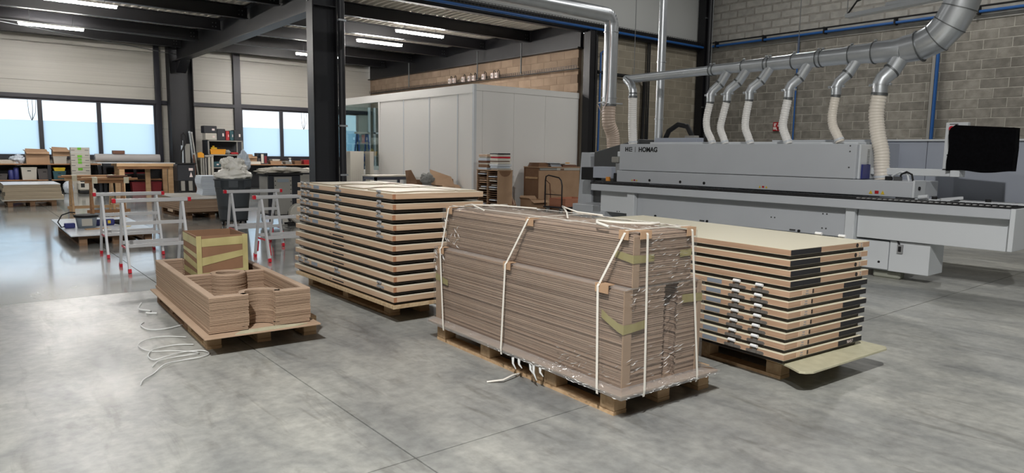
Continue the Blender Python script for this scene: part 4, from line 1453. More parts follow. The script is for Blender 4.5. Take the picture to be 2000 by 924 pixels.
# infeed side
mp('infeed_hood', G().hexa([(9.6, 8.3, 0.5), (10.2, 8.3, 0.5), (10.2, 9.40, 0.5), (9.6, 9.40, 0.5), (9.6, 8.3, 1.70), (10.2, 8.3, 1.70), (10.2, 9.40, 1.46), (9.6, 9.40, 1.46)]), 'machine_dark', 0.01)
mp('infeed_pillar', G().xprism([(9.36, 0.02), (9.80, 0.02), (9.70, 1.45), (9.46, 1.45)], 9.55, 9.72), 'machine_grey', 0.01)
mp('infeed_guard', B(8.92, 9.18, 8.30, 8.75, 1.0, 1.20), 'machine_blue_grey', 0.006)
mp('infeed_guard', B(9.02, 9.18, 8.78, 9.15, 0.95, 1.18), 'black', 0.006)
mp('infeed_motor', G().cyl((8.95, 8.16, 1.10), (8.95, 8.16, 1.28), 0.055, n=14), 'hinge_grey')
mp('infeed_motor', B(8.86, 9.02, 8.10, 8.26, 1.28, 1.38), 'crate_grey', 0.01)
mp('infeed_motor', B(8.92, 9.05, 8.06, 8.18, 1.38, 1.47), 'machine_white', 0.01)
mp('infeed_motor', B(8.88, 9.02, 8.06, 8.22, 0.96, 1.10), 'black', 0.008)
mp('infeed_roller', G().cyl((8.86, 8.32, 0.96), (8.86, 8.32, 1.03), 0.04, n=14), 'sand')
mp('infeed_base', B(9.0, 9.9, 8.2, 9.34, 0.02, 0.5), 'machine_grey', 0.008)
mp('name_plate', B(9.595, 9.6, 8.75, 8.84, 1.32, 1.37), 'sign_white')
# rear frame seen along the hood top
mp('rear_cover', B(9.70, 10.2, 4.12, 8.1, 0.8, 1.63), 'machine_blue_grey', 0.006)
mp('rear_cover_lip', B(9.68, 9.72, 4.3, 8.1, 1.60, 1.645), 'machine_white')
mp('suction_stub_plate', B(9.3, 9.55, 4.28, 4.78, 1.595, 1.625), 'machine_white', 0.005)
mp('cable_duct', B(9.8, 10.0, 7.2, 8.1, 1.63, 1.72), 'machine_blue_grey', 0.004)
G().tube([(10.0, 7.45, 1.63), (10.0, 7.46, 1.78), (10.0, 7.55, 1.92), (10.0, 7.75, 1.96), (10.0, 7.95, 1.85), (10.0, 8.05, 1.66)], 0.045, 10).build('cable', 'black', mc)
mp('junction_box', B(9.9, 10.05, 7.33, 7.53, 1.63, 1.76), 'crate_grey', 0.01)

# return conveyor behind
rc = thing('return_conveyor', 'pale blue-grey panelled return conveyor behind the edge banding machine', 'machine', (0, 0, 0))
for (y0, y1) in ((-1.0, 3.88), (3.888, 6.2)):
    B(10.5, 10.56, y0, y1, 0.88, 1.665).build('back_panel', 'machine_blue_grey', rc, bev=0.004)
B(10.46, 10.60, -1.0, 6.2, 1.665, 1.69).build('top_rail', 'machine_white', rc)
B(10.30, 10.9, -1.0, 6.2, 0.68, 0.86).build('beam', 'machine_white', rc, bev=0.005)
B(10.45, 10.9, -1.0, 6.2, 0.50, 0.66).build('lower_beam', 'machine_skirt', rc, bev=0.005)
B(10.25, 10.50, -1.0, 6.2, 0.86, 0.875).build('track', 'black', rc)
for yy in (2.0, 5.0):
    B(10.40, 10.75, yy, yy + 0.3, 0.0, 0.50).build('leg', 'machine_white', rc)

# screen under a black cover
ms = thing('covered_screen', 'machine screen under a black fabric cover on a white arm', 'screen', (9.15, 0, 0))
cp = B(0.02, 0.10, 2.98, 3.21, 1.30, 1.85).build('control_panel', 'machine_white', ms, bev=0.006)
G().cyl((0.02, 3.14, 1.78), (-0.01, 3.14, 1.78), 0.028, n=14).build('emergency_stop', 'red_plastic', cp)
for zz in (1.715, 1.685, 1.655):
    G().cyl((0.02, 3.135, zz), (0.005, 3.135, zz), 0.012, n=10).build('button', 'black', cp)
G().cyl((0.02, 3.165, 1.47), (0.012, 3.165, 1.47), 0.008, n=8).build('key_switch', 'black', cp)
B(0.015, 0.02, 3.10, 3.16, 1.49, 1.505).build('printed_mark', 'machine_dark', cp)
B(0.016, 0.02, 3.08, 3.17, 1.825, 1.835).build('printed_mark', 'machine_dark', cp)
B(0.0, 0.08, 3.10, 3.20, 1.295, 1.305).build('panel_foot', 'black', ms)


def cover(u, v):
    y = 3.14 - 0.66 * u
    z = 1.285 + 0.535 * v
    if v > 0.9 and u < 0.10:
        y = 3.14 - 0.66 * max(u, 0.10 * (v - 0.9) / 0.1)
    d = 0.006 * math.sin(u * 21 + v * 5) + 0.004 * math.sin(v * 17)
    return (-0.06 + d, y + 0.006 * math.sin(v * 9), z - 0.045 * u * v + (0.012 * math.sin(u * 8) if v < 0.05 else 0))


cg = G()
cg.grid(lambda u, v: cover(u, v), 20, 14)
cg.grid(lambda u, v: (0.06, cover(1 - u, v)[1], cover(1 - u, v)[2]), 20, 2)
n0 = [cover(u / 20, 1) for u in range(21)]
cg.grid(lambda u, v: (lambda p: (p[0] * (1 - v) + 0.06 * v, p[1], p[2]))(cover(u, 1)), 20, 2)
cg.grid(lambda u, v: (lambda p: (p[0] * (1 - v) + 0.06 * v, p[1], p[2]))(cover(0, 1 - u)), 14, 2)
cg.grid(lambda u, v: (lambda p: (p[0] * (1 - v) + 0.06 * v, p[1], p[2]))(cover(1, u)), 14, 2)
cg.grid(lambda u, v: (lambda p: (p[0] * (1 - v) + 0.06 * v, p[1], p[2]))(cover(1 - u, 0)), 20, 2)
cg.build('fabric_cover', 'black_fabric', ms)
B(-0.03, 0.05, 2.52, 3.10, 1.32, 1.78).build('screen_housing', 'black', ms)

# ================================================================== DUST EXTRACTION DUCTS
def flange(g_parent, y, z, r, x=9.3):
    o = G().cyl((x, y - 0.007, z), (x, y + 0.007, z), r + 0.009, n=24).build('clamp_ring', 'galv_dark', g_parent)
    G().cyl((x, y - 0.016, z + r + 0.018), (x, y + 0.016, z + r + 0.018), 0.013, n=8).build('clamp_screw', 'galv', o)
    return o


DZ = 2.73
dm = thing('extraction_duct', 'large galvanised extraction duct above the machine, thickening towards its upward bend', 'duct', (0, 0, 0))
SEG = [(8.32, 6.63, 0.070), (6.63, 6.05, 0.080), (6.05, 5.68, 0.092), (5.68, 5.25, 0.098), (5.25, 4.90, 0.106), (4.90, 4.45, 0.113), (4.45, 4.15, 0.125), (4.15, 3.80, 0.138)]
for i, (a, b, r) in enumerate(SEG):
    rn = SEG[i + 1][2] if i + 1 < len(SEG) else 0.165
    G().tube([(9.3, a, DZ + 0.012 * (8.3 - a) * 0.7), (9.3, b + 0.10, DZ + 0.012 * (8.3 - b) * 0.7), (9.3, b, DZ + 0.012 * (8.3 - b) * 0.7)], [r, r, rn], 28, True).build('duct_section', 'galv', dm)
    if i > 0:
        flange(dm, a, DZ + 0.012 * (8.3 - a) * 0.7, r)
    if i in (1, 3, 5):
        flange(dm, a - 0.06, DZ + 0.012 * (8.3 - a) * 0.7, r)
# bend, mitred segments
bz = DZ + 0.012 * 4.5 * 0.7
BC = [(3.80, bz), (3.62, bz + 0.02), (3.44, bz + 0.10), (3.31, bz + 0.24), (3.22, bz + 0.42), (3.17, bz + 0.62), (3.15, bz + 0.82)]
G().tube([(9.3, y_, z_) for y_, z_ in BC], [0.165, 0.178, 0.188, 0.19, 0.19, 0.19, 0.19], 32).build('bend', 'galv', dm)
for i in range(1, len(BC) - 1):
    d = Vector((0, BC[i + 1][0] - BC[i - 1][0], BC[i + 1][1] - BC[i - 1][1])).normalized() * 0.005
    c_ = Vector((9.3, BC[i][0], BC[i][1]))
    G().cyl(c_ - d, c_ + d, 0.197, 0.197, 32).build('seam_ring', 'galv_dark', dm)
G().cyl((9.3, 3.15, bz + 0.80), (9.3, 3.15, 7.9), 0.19, 0.19, 28).build('riser', 'galv', dm)
# left end elbow
G().tube([(9.3, 8.30, DZ), (9.3, 8.38, DZ), (9.28, 8.40, DZ - 0.02)], [0.07, 0.07, 0.06], 18).build('end_elbow', 'galv', dm)
G().tube([(9.28, 8.36, DZ), (9.25, 8.26, DZ - 0.06), (9.2, 8.16, DZ - 0.12), (9.2, 8.12, DZ - 0.22), (9.2, 8.12, DZ - 0.34)], [0.062, 0.066, 0.068, 0.068, 0.066], 16).build('end_elbow', 'galv', dm)
G().cyl((9.2, 8.12, DZ - 0.27), (9.2, 8.12, DZ - 0.25), 0.076, n=18).build('clamp_ring', 'galv_dark', dm)
for (yy) in (6.63, 8.2):
    G().tube([(9.3, yy, DZ + 0.1), (9.3, yy + 0.02, 7.9)], 0.006, 5).build('hanger_wire', 'galv_dark', dm)
G().tube([(9.3, 5.2, DZ + 0.15), (9.3, 5.2, 7.9)], 0.006, 5).build('hanger_wire', 'galv_dark', dm)
BR = [(6.33, 6.535, 0.062), (6.0, 6.24, 0.062), (5.62, 5.86, 0.062), (5.04, 5.245, 0.064), (4.38, 4.57, 0.064), (3.83, 4.01, 0.092)]
for (yb, yh, r) in BR:
    zt = 2.31 if r < 0.08 else 2.30
    G().tube([(9.28, yb - 0.02, DZ - 0.03), (9.26, (yb + yh) / 2 - 0.02, 2.52), (9.22, yh - 0.02, 2.42), (9.2, yh, zt + 0.05), (9.2, yh, zt - 0.06)], [r * 1.12, r * 1.1, r * 1.05, r * 1.02, r], 18).build('branch_duct', 'galv', dm)
    for (f0, f1) in (((9.262, (yb + yh) / 2 - 0.015, 2.525), (9.252, (yb + yh) / 2 - 0.002, 2.508)),):
        G().cyl(f0, f1, r * 1.1 + 0.008, n=20).build('clamp_ring', 'galv_dark', dm)
    cr_ = G().cyl((9.2, yh, zt + 0.035), (9.2, yh, zt + 0.055), r + 0.010, n=20).build('clamp_ring', 'galv', dm)
    for sgn in (-1, 1):
        G().cyl((9.2, yh + sgn * (r + 0.03) - 0.015, zt + 0.045), (9.2, yh + sgn * (r + 0.03) + 0.015, zt + 0.045), 0.016, n=8).build('clamp_screw', 'galv', cr_)
# lamp gutter near the bend
ch = thing('steel_channel', 'galvanised steel channel sloping beside the upward bend of the duct', 'channel')
G().bar((9.45, 4.62, 3.30), (9.42, 3.35, 3.36), 0.12, 0.05).build('channel_body', 'galv', ch)
G().bar((9.42, 4.10, 3.37), (9.42, 3.32, 3.40), 0.10, 0.04).build('channel_cover', 'galv', ch)
G().tube([(9.45, 4.62, 3.32), (9.45, 4.50, 3.48), (9.45, 4.1, 3.58), (9.45, 3.6, 3.60)], 0.012, 6).build('cable', 'black', ch)
G().tube([(9.45, 4.62, 3.32), (9.45, 4.62, 7.9)], 0.006, 5).build('hanger_wire', 'galv_dark', ch)


def hose(label, pts, r, m, pitch=0.030, parent_name='suction_hose'):
    q = []
    n = len(pts)
    for i in range(n - 1):
        p0, p1, p2, p3 = (Vector(pts[max(i - 1, 0)]), Vector(pts[i]), Vector(pts[i + 1]), Vector(pts[min(i + 2, n - 1)]))
        k = max(2, int((p2 - p1).length / (pitch / 4)))
        for j in range(k):
            s_ = j / k
            q.append(0.5 * ((2 * p1) + (p2 - p0) * s_ + (2 * p0 - 5 * p1 + 4 * p2 - p3) * s_ ** 2 + (3 * p1 - p0 - 3 * p2 + p3) * s_ ** 3))
    q.append(Vector(pts[-1]))
    rs = [r * (1.0 + (0.07, 0.035, -0.03, 0.0)[i % 4]) for i in range(len(q))]
    t = thing(parent_name, label, 'hose')
    G().tube(q, rs, 16).build('ribbed_tube', m, t)
    d = (q[0] - q[3]).normalized() * 0.03
    G().cyl(q[0] + d * 0.2, q[0] - d, r * 1.10, n=16).build('hose_clamp', 'galv_dark', t)
    d = (q[-1] - q[-4]).normalized() * 0.05
    G().cyl(q[-1] - d, q[-1] - d * 0.4, r * 1.12, n=16).build('hose_clamp', 'machine_white', t)
    return t


X = 9.2
hose('white suction hose hanging straight at the left end of the duct', [(X, 8.12, 2.42), (X, 8.11, 2.0), (X, 8.08, 1.60)], 0.072, 'hose_white')
hose('first curved white hose from the left on the machine hood', [(X, 6.535, 2.26), (X, 6.59, 2.0), (X, 6.57, 1.82), (X, 6.49, 1.68), (X, 6.46, 1.60)], 0.052, 'hose_white')
hose('second curved white hose from the left on the machine hood', [(X, 6.24, 2.26), (X, 6.30, 2.02), (X, 6.33, 1.84), (X, 6.27, 1.70), (X, 6.23, 1.60)], 0.052, 'hose_white')
hose('third curved white hose from the left on the machine hood', [(X, 5.86, 2.26), (X, 5.90, 2.02), (X, 5.90, 1.84), (X, 5.84, 1.70), (X, 5.80, 1.60)], 0.053, 'hose_white')
hose('fourth curved white hose from the left, beside the fire sign', [(X, 5.245, 2.25), (X, 5.29, 2.0), (X, 5.30, 1.84), (X, 5.24, 1.69), (X, 5.20, 1.60)], 0.056, 'hose_white')
hose('fifth curved hose, cream coloured, on the hood', [(X, 4.57, 2.25), (X, 4.60, 2.0), (X, 4.58, 1.84), (X, 4.51, 1.71), (X, 4.47, 1.625)], 0.056, 'hose_cream')
hose('thick cream ribbed hose dropping to the end of the machine', [(X, 4.01, 2.24), (X, 4.03, 1.98), (X, 3.99, 1.72), (X, 3.93, 1.50), (X, 3.915, 1.32), (X, 3.90, 1.152)], 0.088, 'hose_cream', 0.036)
# plain vertical pipe
vp = thing('vertical_pipe', 'plain grey steel pipe rising straight behind the machine to the roof', 'pipe', (9.9, 8.1, 0))
G().cyl((0, 0, 1.63), (0, 0, 7.95), 0.072, n=20).build('tube', 'galv', vp)
for zz in (3.05, 2.05):
    G().cyl((0, 0, zz), (0, 0, zz + 0.02), 0.085, n=20).build('pipe_joint', 'galv', vp)
# second duct
d2 = thing('elbow_duct', 'galvanised duct coming along the ceiling and bending down beside the booth', 'duct', (0, 10.5, 0))
G().cyl((2.0, 0, 4.36), (10.92, 0, 4.36), 0.15, n=24).build('horizontal_run', 'galv', d2)
EL = [(10.92 + 0.22 * math.sin(a), 0, 4.36 - 0.22 * (1 - math.cos(a))) for a in [R(15 * i) for i in range(7)]]
for i in range(6):
    G().cyl(EL[i], EL[i + 1], 0.15, n=24).build('bend_segment', 'galv', d2)
G().cyl((11.14, 0, 4.14), (11.14, 0, 2.48), 0.15, n=24).build('riser', 'galv', d2)
for zz in (4.0, 2.62, 2.50):
    G().cyl((11.14, 0, zz), (11.14, 0, zz + 0.02), 0.165, n=24).build('clamp_ring', 'galv', d2)
G().tube([(10.75, -0.05, 2.5), (10.88, -0.05, 2.52), (11.0, -0.1, 2.51), (11.3, -0.1, 2.51), (11.5, -0.05, 2.52)], 0.018, 6).build('damper_rod', 'galv', d2)
G().tube([(10.98, -0.08, 4.28), (11.0, -0.12, 3.9), (10.98, -0.12, 2.9), (10.92, -0.12, 2.5), (10.8, -0.1, 2.3), (10.7, -0.1, 2.45)], 0.012, 6).build('cable', 'sign_white', d2)
hose('pinkish clear hose at the lower end of the elbow duct', [(11.14, 10.5, 2.48), (11.15, 10.5, 2.1), (11.28, 10.5, 1.85), (11.32, 10.5, 1.5), (11.32, 10.5, 0.9)], 0.14, 'hose_clear', 0.05)
sb = thing('dust_box', 'grey connection box behind the infeed of the machine', 'box', (11.32, 10.5, 0))
B(-0.3, 0.3, -0.3, 0.3, 0, 0.9).build('body', 'machine_dark', sb, bev=0.02)

# ================================================================== TRESTLES
def trestle(label, x, y, rz=0.0, redleg=False):
    t = thing('aluminium_trestle', label, 'trestle', (x, y, 0), rz, 'aluminium trestles')
    W, Hh, sp = 0.84, 0.83, 0.27
    B(0.035, W - 0.035, -0.03, 0.03, Hh - 0.045, Hh).build('top_bar', 'alu', t, bev=0.006)
    for x0 in (0, W - 0.035):
        B(x0, x0 + 0.035, -0.032, 0.032, Hh - 0.047, Hh + 0.002).build('end_cap', 'red_plastic', t, bev=0.004)
    for xx in (0.10, W - 0.10):
        for s_ in (-1, 1):
            lg = G().bar((xx, s_ * 0.022, Hh - 0.05), (xx, s_ * sp, 0.03), 0.045, 0.025, (1, 0, 0)).build('leg', 'alu', t)
            G().bar((xx, s_ * (sp - 0.005), 0.045), (xx, s_ * (sp + 0.006), 0.0), 0.052, 0.032, (1, 0, 0)).build('foot_cap', 'red_plastic', lg)
            if redleg:
                G().bar((xx + 0.02, s_ * 0.20, 0.22), (xx + 0.02, s_ * 0.245, 0.08), 0.012, 0.028, (1, 0, 0)).build('sticker', 'red_plastic', lg)
    for s_ in (-1, 1):
        for zz in (0.30, 0.55):
            k = (Hh - 0.05 - zz) / (Hh - 0.08)
            yy = s_ * (0.022 + (sp - 0.022) * k)
            if zz == 0.55 and s_ == 1:
                continue
            B(0.09, W - 0.09, yy - 0.012, yy + 0.012, zz - 0.02, zz + 0.02).build('rung', 'alu', t)
    for xx in (0.10, W - 0.10):
        G().bar((xx, -0.13, 0.27), (xx, 0.13, 0.27), 0.02, 0.012, (1, 0, 0)).build('spreader', 'red_plastic', t)
    return t


trestle('aluminium trestle with red caps, farther of the left pair', 1.37, 10.30)
trestle('aluminium trestle with red caps, nearer of the left pair', 1.38, 8.98)
trestle('aluminium trestle with red caps, farther of the pair by the bin', 2.98, 10.25, 0, True)
trestle('aluminium trestle with red caps, nearer of the pair by the bin', 2.94, 8.90, 0, True)

# ================================================================== LEFT MIDDLE GROUND
pallet('dark pallet under the low white board', (1.34, 11.55, 0), 0, 0.95, 2.6, 'wood_pallet_old')
tag(B(0, 1.13, 0, 2.75, 0, 0.018).build('white_board', 'board_white', None, (1.23, 11.45, 0.1445), R(-0.5), bev=0.002), 'large white board lying on the low dark pallet', 'board')
bk = thing('plastic_bucket', 'grey plastic bucket with a black rim on the white board', 'bucket', (1.56, 12.5, 0.1635))
G().lathe([(0.125, 0.0), (0.15, 0.19), (0.15, 0.195), (0.13, 0.19), (0.11, 0.01)], n=28).build('body', 'bucket_grey', bk)
G().lathe([(0.152, 0.165), (0.168, 0.17), (0.168, 0.20), (0.152, 0.205), (0.14, 0.195)], n=28).build('rim', 'black', bk)
B(-0.08, 0.06, -0.150, -0.146, 0.04, 0.15).build('label_sheet', 'tower_grey', bk)
pt = thing('power_tool', 'dark blue power tool lying behind the grey bucket', 'tool', (1.72, 12.75, 0.1635))
B(-0.02, 0.26, -0.05, 0.05, 0, 0.10).build('body', 'bluepack', pt, bev=0.015)
G().cyl((0.26, 0, 0.05), (0.38, 0, 0.04), 0.035, 0.05, 12).build('head', 'black', pt)
B(0.16, 0.20, -0.053, -0.05, 0.03, 0.08).build('label_sheet', 'yellow', pt)
pk = thing('power_tool', 'dark hand tool with a cable lying left of the grey bucket', 'tool', (1.33, 12.55, 0.1635))
B(-0.06, 0.08, -0.05, 0.05, 0, 0.08).build('body', 'bluepack', pk, bev=0.012)
G().tube([(-0.03, 0, 0.03), (-0.10, -0.03, 0.02), (-0.14, 0, 0.10), (-0.08, 0.05, 0.20), (0.03, 0.05, 0.24), (0.10, 0.06, 0.23)], 0.010, 6).build('cable', 'black', pk)
tag(G().box(-0.12, 0.12, -0.04, 0.05, 0, 0.012).box(0.08, 0.2, -0.03, 0.02, 0.012, 0.02).build('wood_offcut', 'pine', None, (1.62, 12.20, 0.163), 0.2), 'small wooden offcut in front of the grey bucket', 'wood')
tag(G().prism([(0, 0), (0.16, 0.02), (0.18, 0.06), (0.02, 0.05)], 0, 0.006).build('wood_offcut', 'yellow', None, (1.98, 12.35, 0.163), 0.0), 'thin yellow strip lying on the white board', 'wood')


def wood_trestle(label, x, y, rz, Wd, dark, beam_l):
    t = thing('wooden_trestle', label, 'trestle', (x, y, 0), rz, 'wooden trestles')
    m = 'pine_dark' if dark else 'pine'
    for xx in (0.10, Wd - 0.10):
        for s_ in (-1, 1):
            G().bar((xx, s_ * 0.04, 0.70), (xx, s_ * 0.26, 0.0), 0.09, 0.04, (1, 0, 0)).build('leg', m, t)
        G().bar((xx, -0.20, 0.16), (xx, 0.20, 0.16), 0.06, 0.025, (1, 0, 0)).build('cross_piece', m, t)
    B(0.0, Wd, -0.21, -0.18, 0.12, 0.18).build('rail', m, t)
    B(0.0, Wd, -0.06, 0.06, 0.70, 0.76).build('top_beam', m, t)
    o = B(-0.12, beam_l, -0.10, 0.02, 0.76, 0.80).build('padding_board', 'pine_dark', t)
    o = B(-0.05, beam_l - 0.1, -0.02, 0.10, 0.76, 0.815).build('padding_board', 'pine', t)
    for q in (0.12, beam_l - 0.25):
        B(q, q + 0.09, -0.103, 0.105, 0.695, 0.818).build('adhesive_tape', 'door_cream', t)
    return t


wood_trestle('padded wooden trestle nearest the far left sheet stack', 1.80, 17.2, 0, 0.95, False, 1.05)
wood_trestle('padded wooden trestle standing in front, behind the bucket', 2.00, 15.95, R(-3), 0.75, True, 0.92)
tag(B(0, 0.36, 0, 0.12, 0, 0.03).build('wood_batten', 'rust_wood', None, (2.38, 15.85, 0.82), R(-3)), 'dark batten lying on the nearer padded wooden trestle', 'wood')

# sheet stack far left
pallet('pallet under the white-topped sheet stack at the far left', (0.92, 19.7, 0), 0, 0.95, 1.4, 'wood_pallet_old')
SH = [(0.0, 0.030, 'tower_grey', -0.04, 1.20), (0.032, 0.090, 'board_side', 0.0, 1.16), (0.126, 0.085, 'board_side', 0.02, 1.10), (0.215, 0.085, 'board_side', -0.02, 1.13), (0.304, 0.066, 'board_side', 0.0, 1.10)]
for k, (z0, h_, m, dx, w_) in enumerate(SH):
    nm = ('bottom sheet', 'second pack of sheets', 'third pack of sheets', 'fourth pack of sheets', 'top pack of sheets')[k]
    t = thing('board_pack', '%s of the stack at the far left' % nm, 'board pack', (0.86 + dx, 19.62, 0.1445 + z0), 0, 'sheet packs far left')
    n = max(1, int(h_ / 0.018))
    g = G()
    for q in range(n):
        g.box(rj.uniform(-0.004, 0.004), w_, rj.uniform(-0.004, 0.004), 1.5, h_ * q / n, h_ * (q + 0.93) / n)
    g.build('sheet', m, t, kind='stuff')
    if k == 4:
        B(-0.005, w_ + 0.005, -0.01, 1.5, h_, h_ + 0.014).build('top_sheet', 'board_white', t)

# board stack behind the trestles
pallet('pallet under the brown board stack left of the bin', (3.62, 14.95, 0), R(2), 1.0, 1.9, 'wood_pallet_old')
t = thing('board_pack', 'low stack of brown boards with a dark glossy top left of the bin', 'board pack', (3.52, 14.75, 0.1445), R(2))
g = G()
for q in range(12):
    g.box(rj.uniform(-0.006, 0.006), 1.22, rj.uniform(-0.008, 0.008), 2.1, 0.021 * q, 0.021 * q + 0.019)
g.build('sheet', 'mdf_edge', t, kind='stuff')
B(-0.005, 1.23, -0.01, 2.11, 0.252, 0.262).build('top_sheet', 'crate_grey', t)
t = thing('foam_stack', 'pile of white foam sheets on the brown board stack behind the bin', 'foam', (4.18, 15.85, 0.408), R(-3))
g = G()
for q in range(14):
    s_ = 0.02 * math.sin(q * 0.5)
    g.box(-0.02 + s_, 0.72 + s_, 0, 0.6, 0.030 * q, 0.030 * q + 0.026)
g.build('foam_sheet', 'foam_white', t, kind='stuff')

# bin with bags
bn = thing('wheeled_bin', 'large dark grey round bin on castors', 'bin', (4.05, 13.35, 0))
G().lathe([(0.235, 0.10), (0.25, 0.12), (0.298, 0.62), (0.305, 0.64), (0.318, 0.83), (0.335, 0.84), (0.338, 0.87), (0.30, 0.875), (0.27, 0.30), (0.20, 0.28)], n=32).build('body', 'bin_grey', bn)
for k in range(3):
    a = R(205 + 50 * k)
    c, s_ = math.cos(a), math.sin(a)
    G().hexa([(0.300 * c - 0.08 * s_, 0.300 * s_ + 0.08 * c, 0.66), (0.300 * c + 0.08 * s_, 0.300 * s_ - 0.08 * c, 0.66), (0.345 * c + 0.08 * s_, 0.345 * s_ - 0.08 * c, 0.72), (0.345 * c - 0.08 * s_, 0.345 * s_ + 0.08 * c, 0.72),
              (0.300 * c - 0.08 * s_, 0.300 * s_ + 0.08 * c, 0.84), (0.300 * c + 0.08 * s_, 0.300 * s_ - 0.08 * c, 0.84), (0.345 * c + 0.08 * s_, 0.345 * s_ - 0.08 * c, 0.84), (0.345 * c - 0.08 * s_, 0.345 * s_ + 0.08 * c, 0.84)]).build('grip', 'bin_grey', bn)
G().lathe([(0.22, 0.075), (0.25, 0.08), (0.25, 0.10), (0.22, 0.105)], n=24).build('dolly', 'black', bn)
for k in range(5):
    a = R(72 * k + 40)
    w = G().cyl((0.20 * math.cos(a) - 0.015, 0.20 * math.sin(a), 0.045), (0.20 * math.cos(a) + 0.015, 0.20 * math.sin(a), 0.045), 0.045, n=14).build('castor', 'rubber', bn)
    G().cyl((0.20 * math.cos(a) - 0.017, 0.20 * math.sin(a), 0.045), (0.20 * math.cos(a) + 0.017, 0.20 * math.sin(a), 0.045), 0.018, n=10).build('hub', 'galv', w)


def lump(label, name, m, c, rx, ry, rz_, seed, amp=0.25, cat='bag', n=26):
    def fn(u, v):
        a, b = 2 * math.pi * u, math.pi * v
        d = Vector((math.cos(a) * math.sin(b), math.sin(a) * math.sin(b), -math.cos(b)))
        k = 1 + amp * (1.3 * noise.noise(d * 1.6 + Vector((seed, 0, 0))) + 1.6 * (0.35 - abs(noise.noise(d * 3.4 + Vector((0, seed, 0))))) + 0.9 * (0.3 - abs(noise.noise(d * 7.5 + Vector((0, 0, seed))))))
        return (rx * k * d.x, ry * k * d.y, rz_ * k * d.z)
    g = G()
    g.grid(fn, 2 * n, n)
    return tag(g.build(name, m, None, c), label, cat)


lump('crumpled white plastic film filling the top of the grey bin', 'plastic_bag', 'bag_white', (4.05, 13.33, 0.93), 0.30, 0.28, 0.13, 11, 0.22)
lump('bulging white plastic bag heaped on the bin', 'plastic_bag', 'bag_white', (4.10, 13.36, 1.09), 0.20, 0.18, 0.14, 12, 0.35)
lump('clear crumpled film sticking up at the back of the bin', 'plastic_bag', 'foam_white', (4.30, 13.45, 1.17), 0.09, 0.09, 0.17, 13, 0.4)
lump('small knot of white film at the left of the bin heap', 'plastic_bag', 'bag_white', (3.92, 13.34, 1.16), 0.075, 0.07, 0.08, 14, 0.35)

# tool cart
tc_ = thing('tool_cabinet', 'black and silver tool cabinet on castors right of the bin', 'cabinet', (4.62, 13.05, 0))
B(0, 0.62, 0, 0.55, 0.16, 0.93).build('body', 'plastic_dark', tc_, bev=0.01)
B(-0.006, 0.0, 0.06, 0.50, 0.20, 0.90).build('side_panel', 'crate_grey', tc_)
dp = B(0.10, 0.44, -0.012, 0.0, 0.18, 0.90).build('door', 'crate_grey', tc_)
B(0.16, 0.38, -0.016, -0.012, 0.80, 0.86).build('handle_recess', 'bucket_grey', dp)
for zz in range(8):
    for xx in (0.12, 0.42):
        G().cyl((xx, -0.012, 0.26 + 0.08 * zz), (xx, -0.016, 0.26 + 0.08 * zz), 0.010, n=8).build('hole', 'black', dp)
B(-0.03, 0.66, -0.03, 0.58, 0.93, 0.97).build('top', 'black', tc_, bev=0.005)
for (xx, yy) in ((0.05, 0.06), (0.57, 0.06), (0.05, 0.48), (0.57, 0.48)):
    G().cyl((xx - 0.02, yy, 0.06), (xx + 0.02, yy, 0.06), 0.06, n=14).build('castor', 'rubber', tc_)
    B(xx - 0.03, xx + 0.03, yy - 0.03, yy + 0.03, 0.10, 0.16).build('castor_fork', 'galv', tc_)
lump('loose cream foam packing lying on the tool cabinet', 'foam_packing', 'paper', (4.98, 13.30, 1.02), 0.42, 0.24, 0.055, 21, 0.25, 'packing')
lump('flat cream foam packing folded over the edge of the tool cabinet', 'foam_packing', 'paper', (4.66, 13.25, 0.995), 0.20, 0.16, 0.03, 22, 0.3, 'packing')
tag(B(0, 0.20, 0, 0.14, 0, 0.01).build('paper_sheet', 'paper_blue', None, (4.85, 13.2, 1.075), 0.3), 'pale blue sheet on the foam packing of the tool cabinet', 'paper')
# grinder
gr = thing('bench_grinder', 'pale machine with a round disc guard on the floor beside the tool cabinet', 'machine', (5.04, 12.62, 0))
G().yprism([(0.18 * math.cos(a), 0.22 + 0.19 * math.sin(a)) for a in [R(15 * k) for k in range(24)]], 0.0, 0.14).build('disc_guard', 'tower_grey', gr, bev=0.02)
B(-0.22, 0.26, -0.05, 0.22, 0, 0.05).build('base', 'black', gr)
G().cyl((-0.02, 0.14, 0.20), (-0.02, 0.34, 0.20), 0.09, n=16).build('motor', 'black', gr)
tag(G().tube([(4.72, 12.75, 0.012), (4.95, 12.6, 0.012), (5.05, 12.85, 0.012), (5.25, 12.70, 0.012), (5.45, 12.95, 0.012)], 0.012, 6).build('floor_cable', 'crate_grey'), 'grey cable snaking on the floor under the tool cabinet', 'cable')

# ================================================================== WINDOW BENCHES
wb1 = thing('window_bench', 'long dark workbench with an open shelf under the left windows', 'bench', (-2.0, 24.95, 0))
B(0, 5.6, 0, 0.80, 0.86, 0.89).build('top', 'pine_dark', wb1)
B(0, 5.6, 0, 0.80, 0.39, 0.415).build('shelf', 'pine_dark', wb1)
B(0, 5.6, 0.76, 0.80, 0, 0.86).build('back_board', 'plastic_dark', wb1)
for xx in (0.0, 1.4, 2.75, 4.2, 5.52):
    for yy in (0.0, 0.70):
        B(xx, xx + 0.08, yy, yy + 0.06, 0, 0.86).build('leg', 'plastic_dark', wb1)
wb2 = thing('window_bench', 'dark workbench under the left windows behind the wooden table', 'bench', (3.65, 24.95, 0))
B(0, 1.75, 0, 0.80, 0.78, 0.82).build('top', 'plastic_dark', wb2)
B(0, 1.75, 0, 0.80, 0.36, 0.39).build('shelf', 'pine_dark', wb2)
B(0, 1.75, 0.76, 0.80, 0, 0.78).build('back_board', 'plastic_dark', wb2)
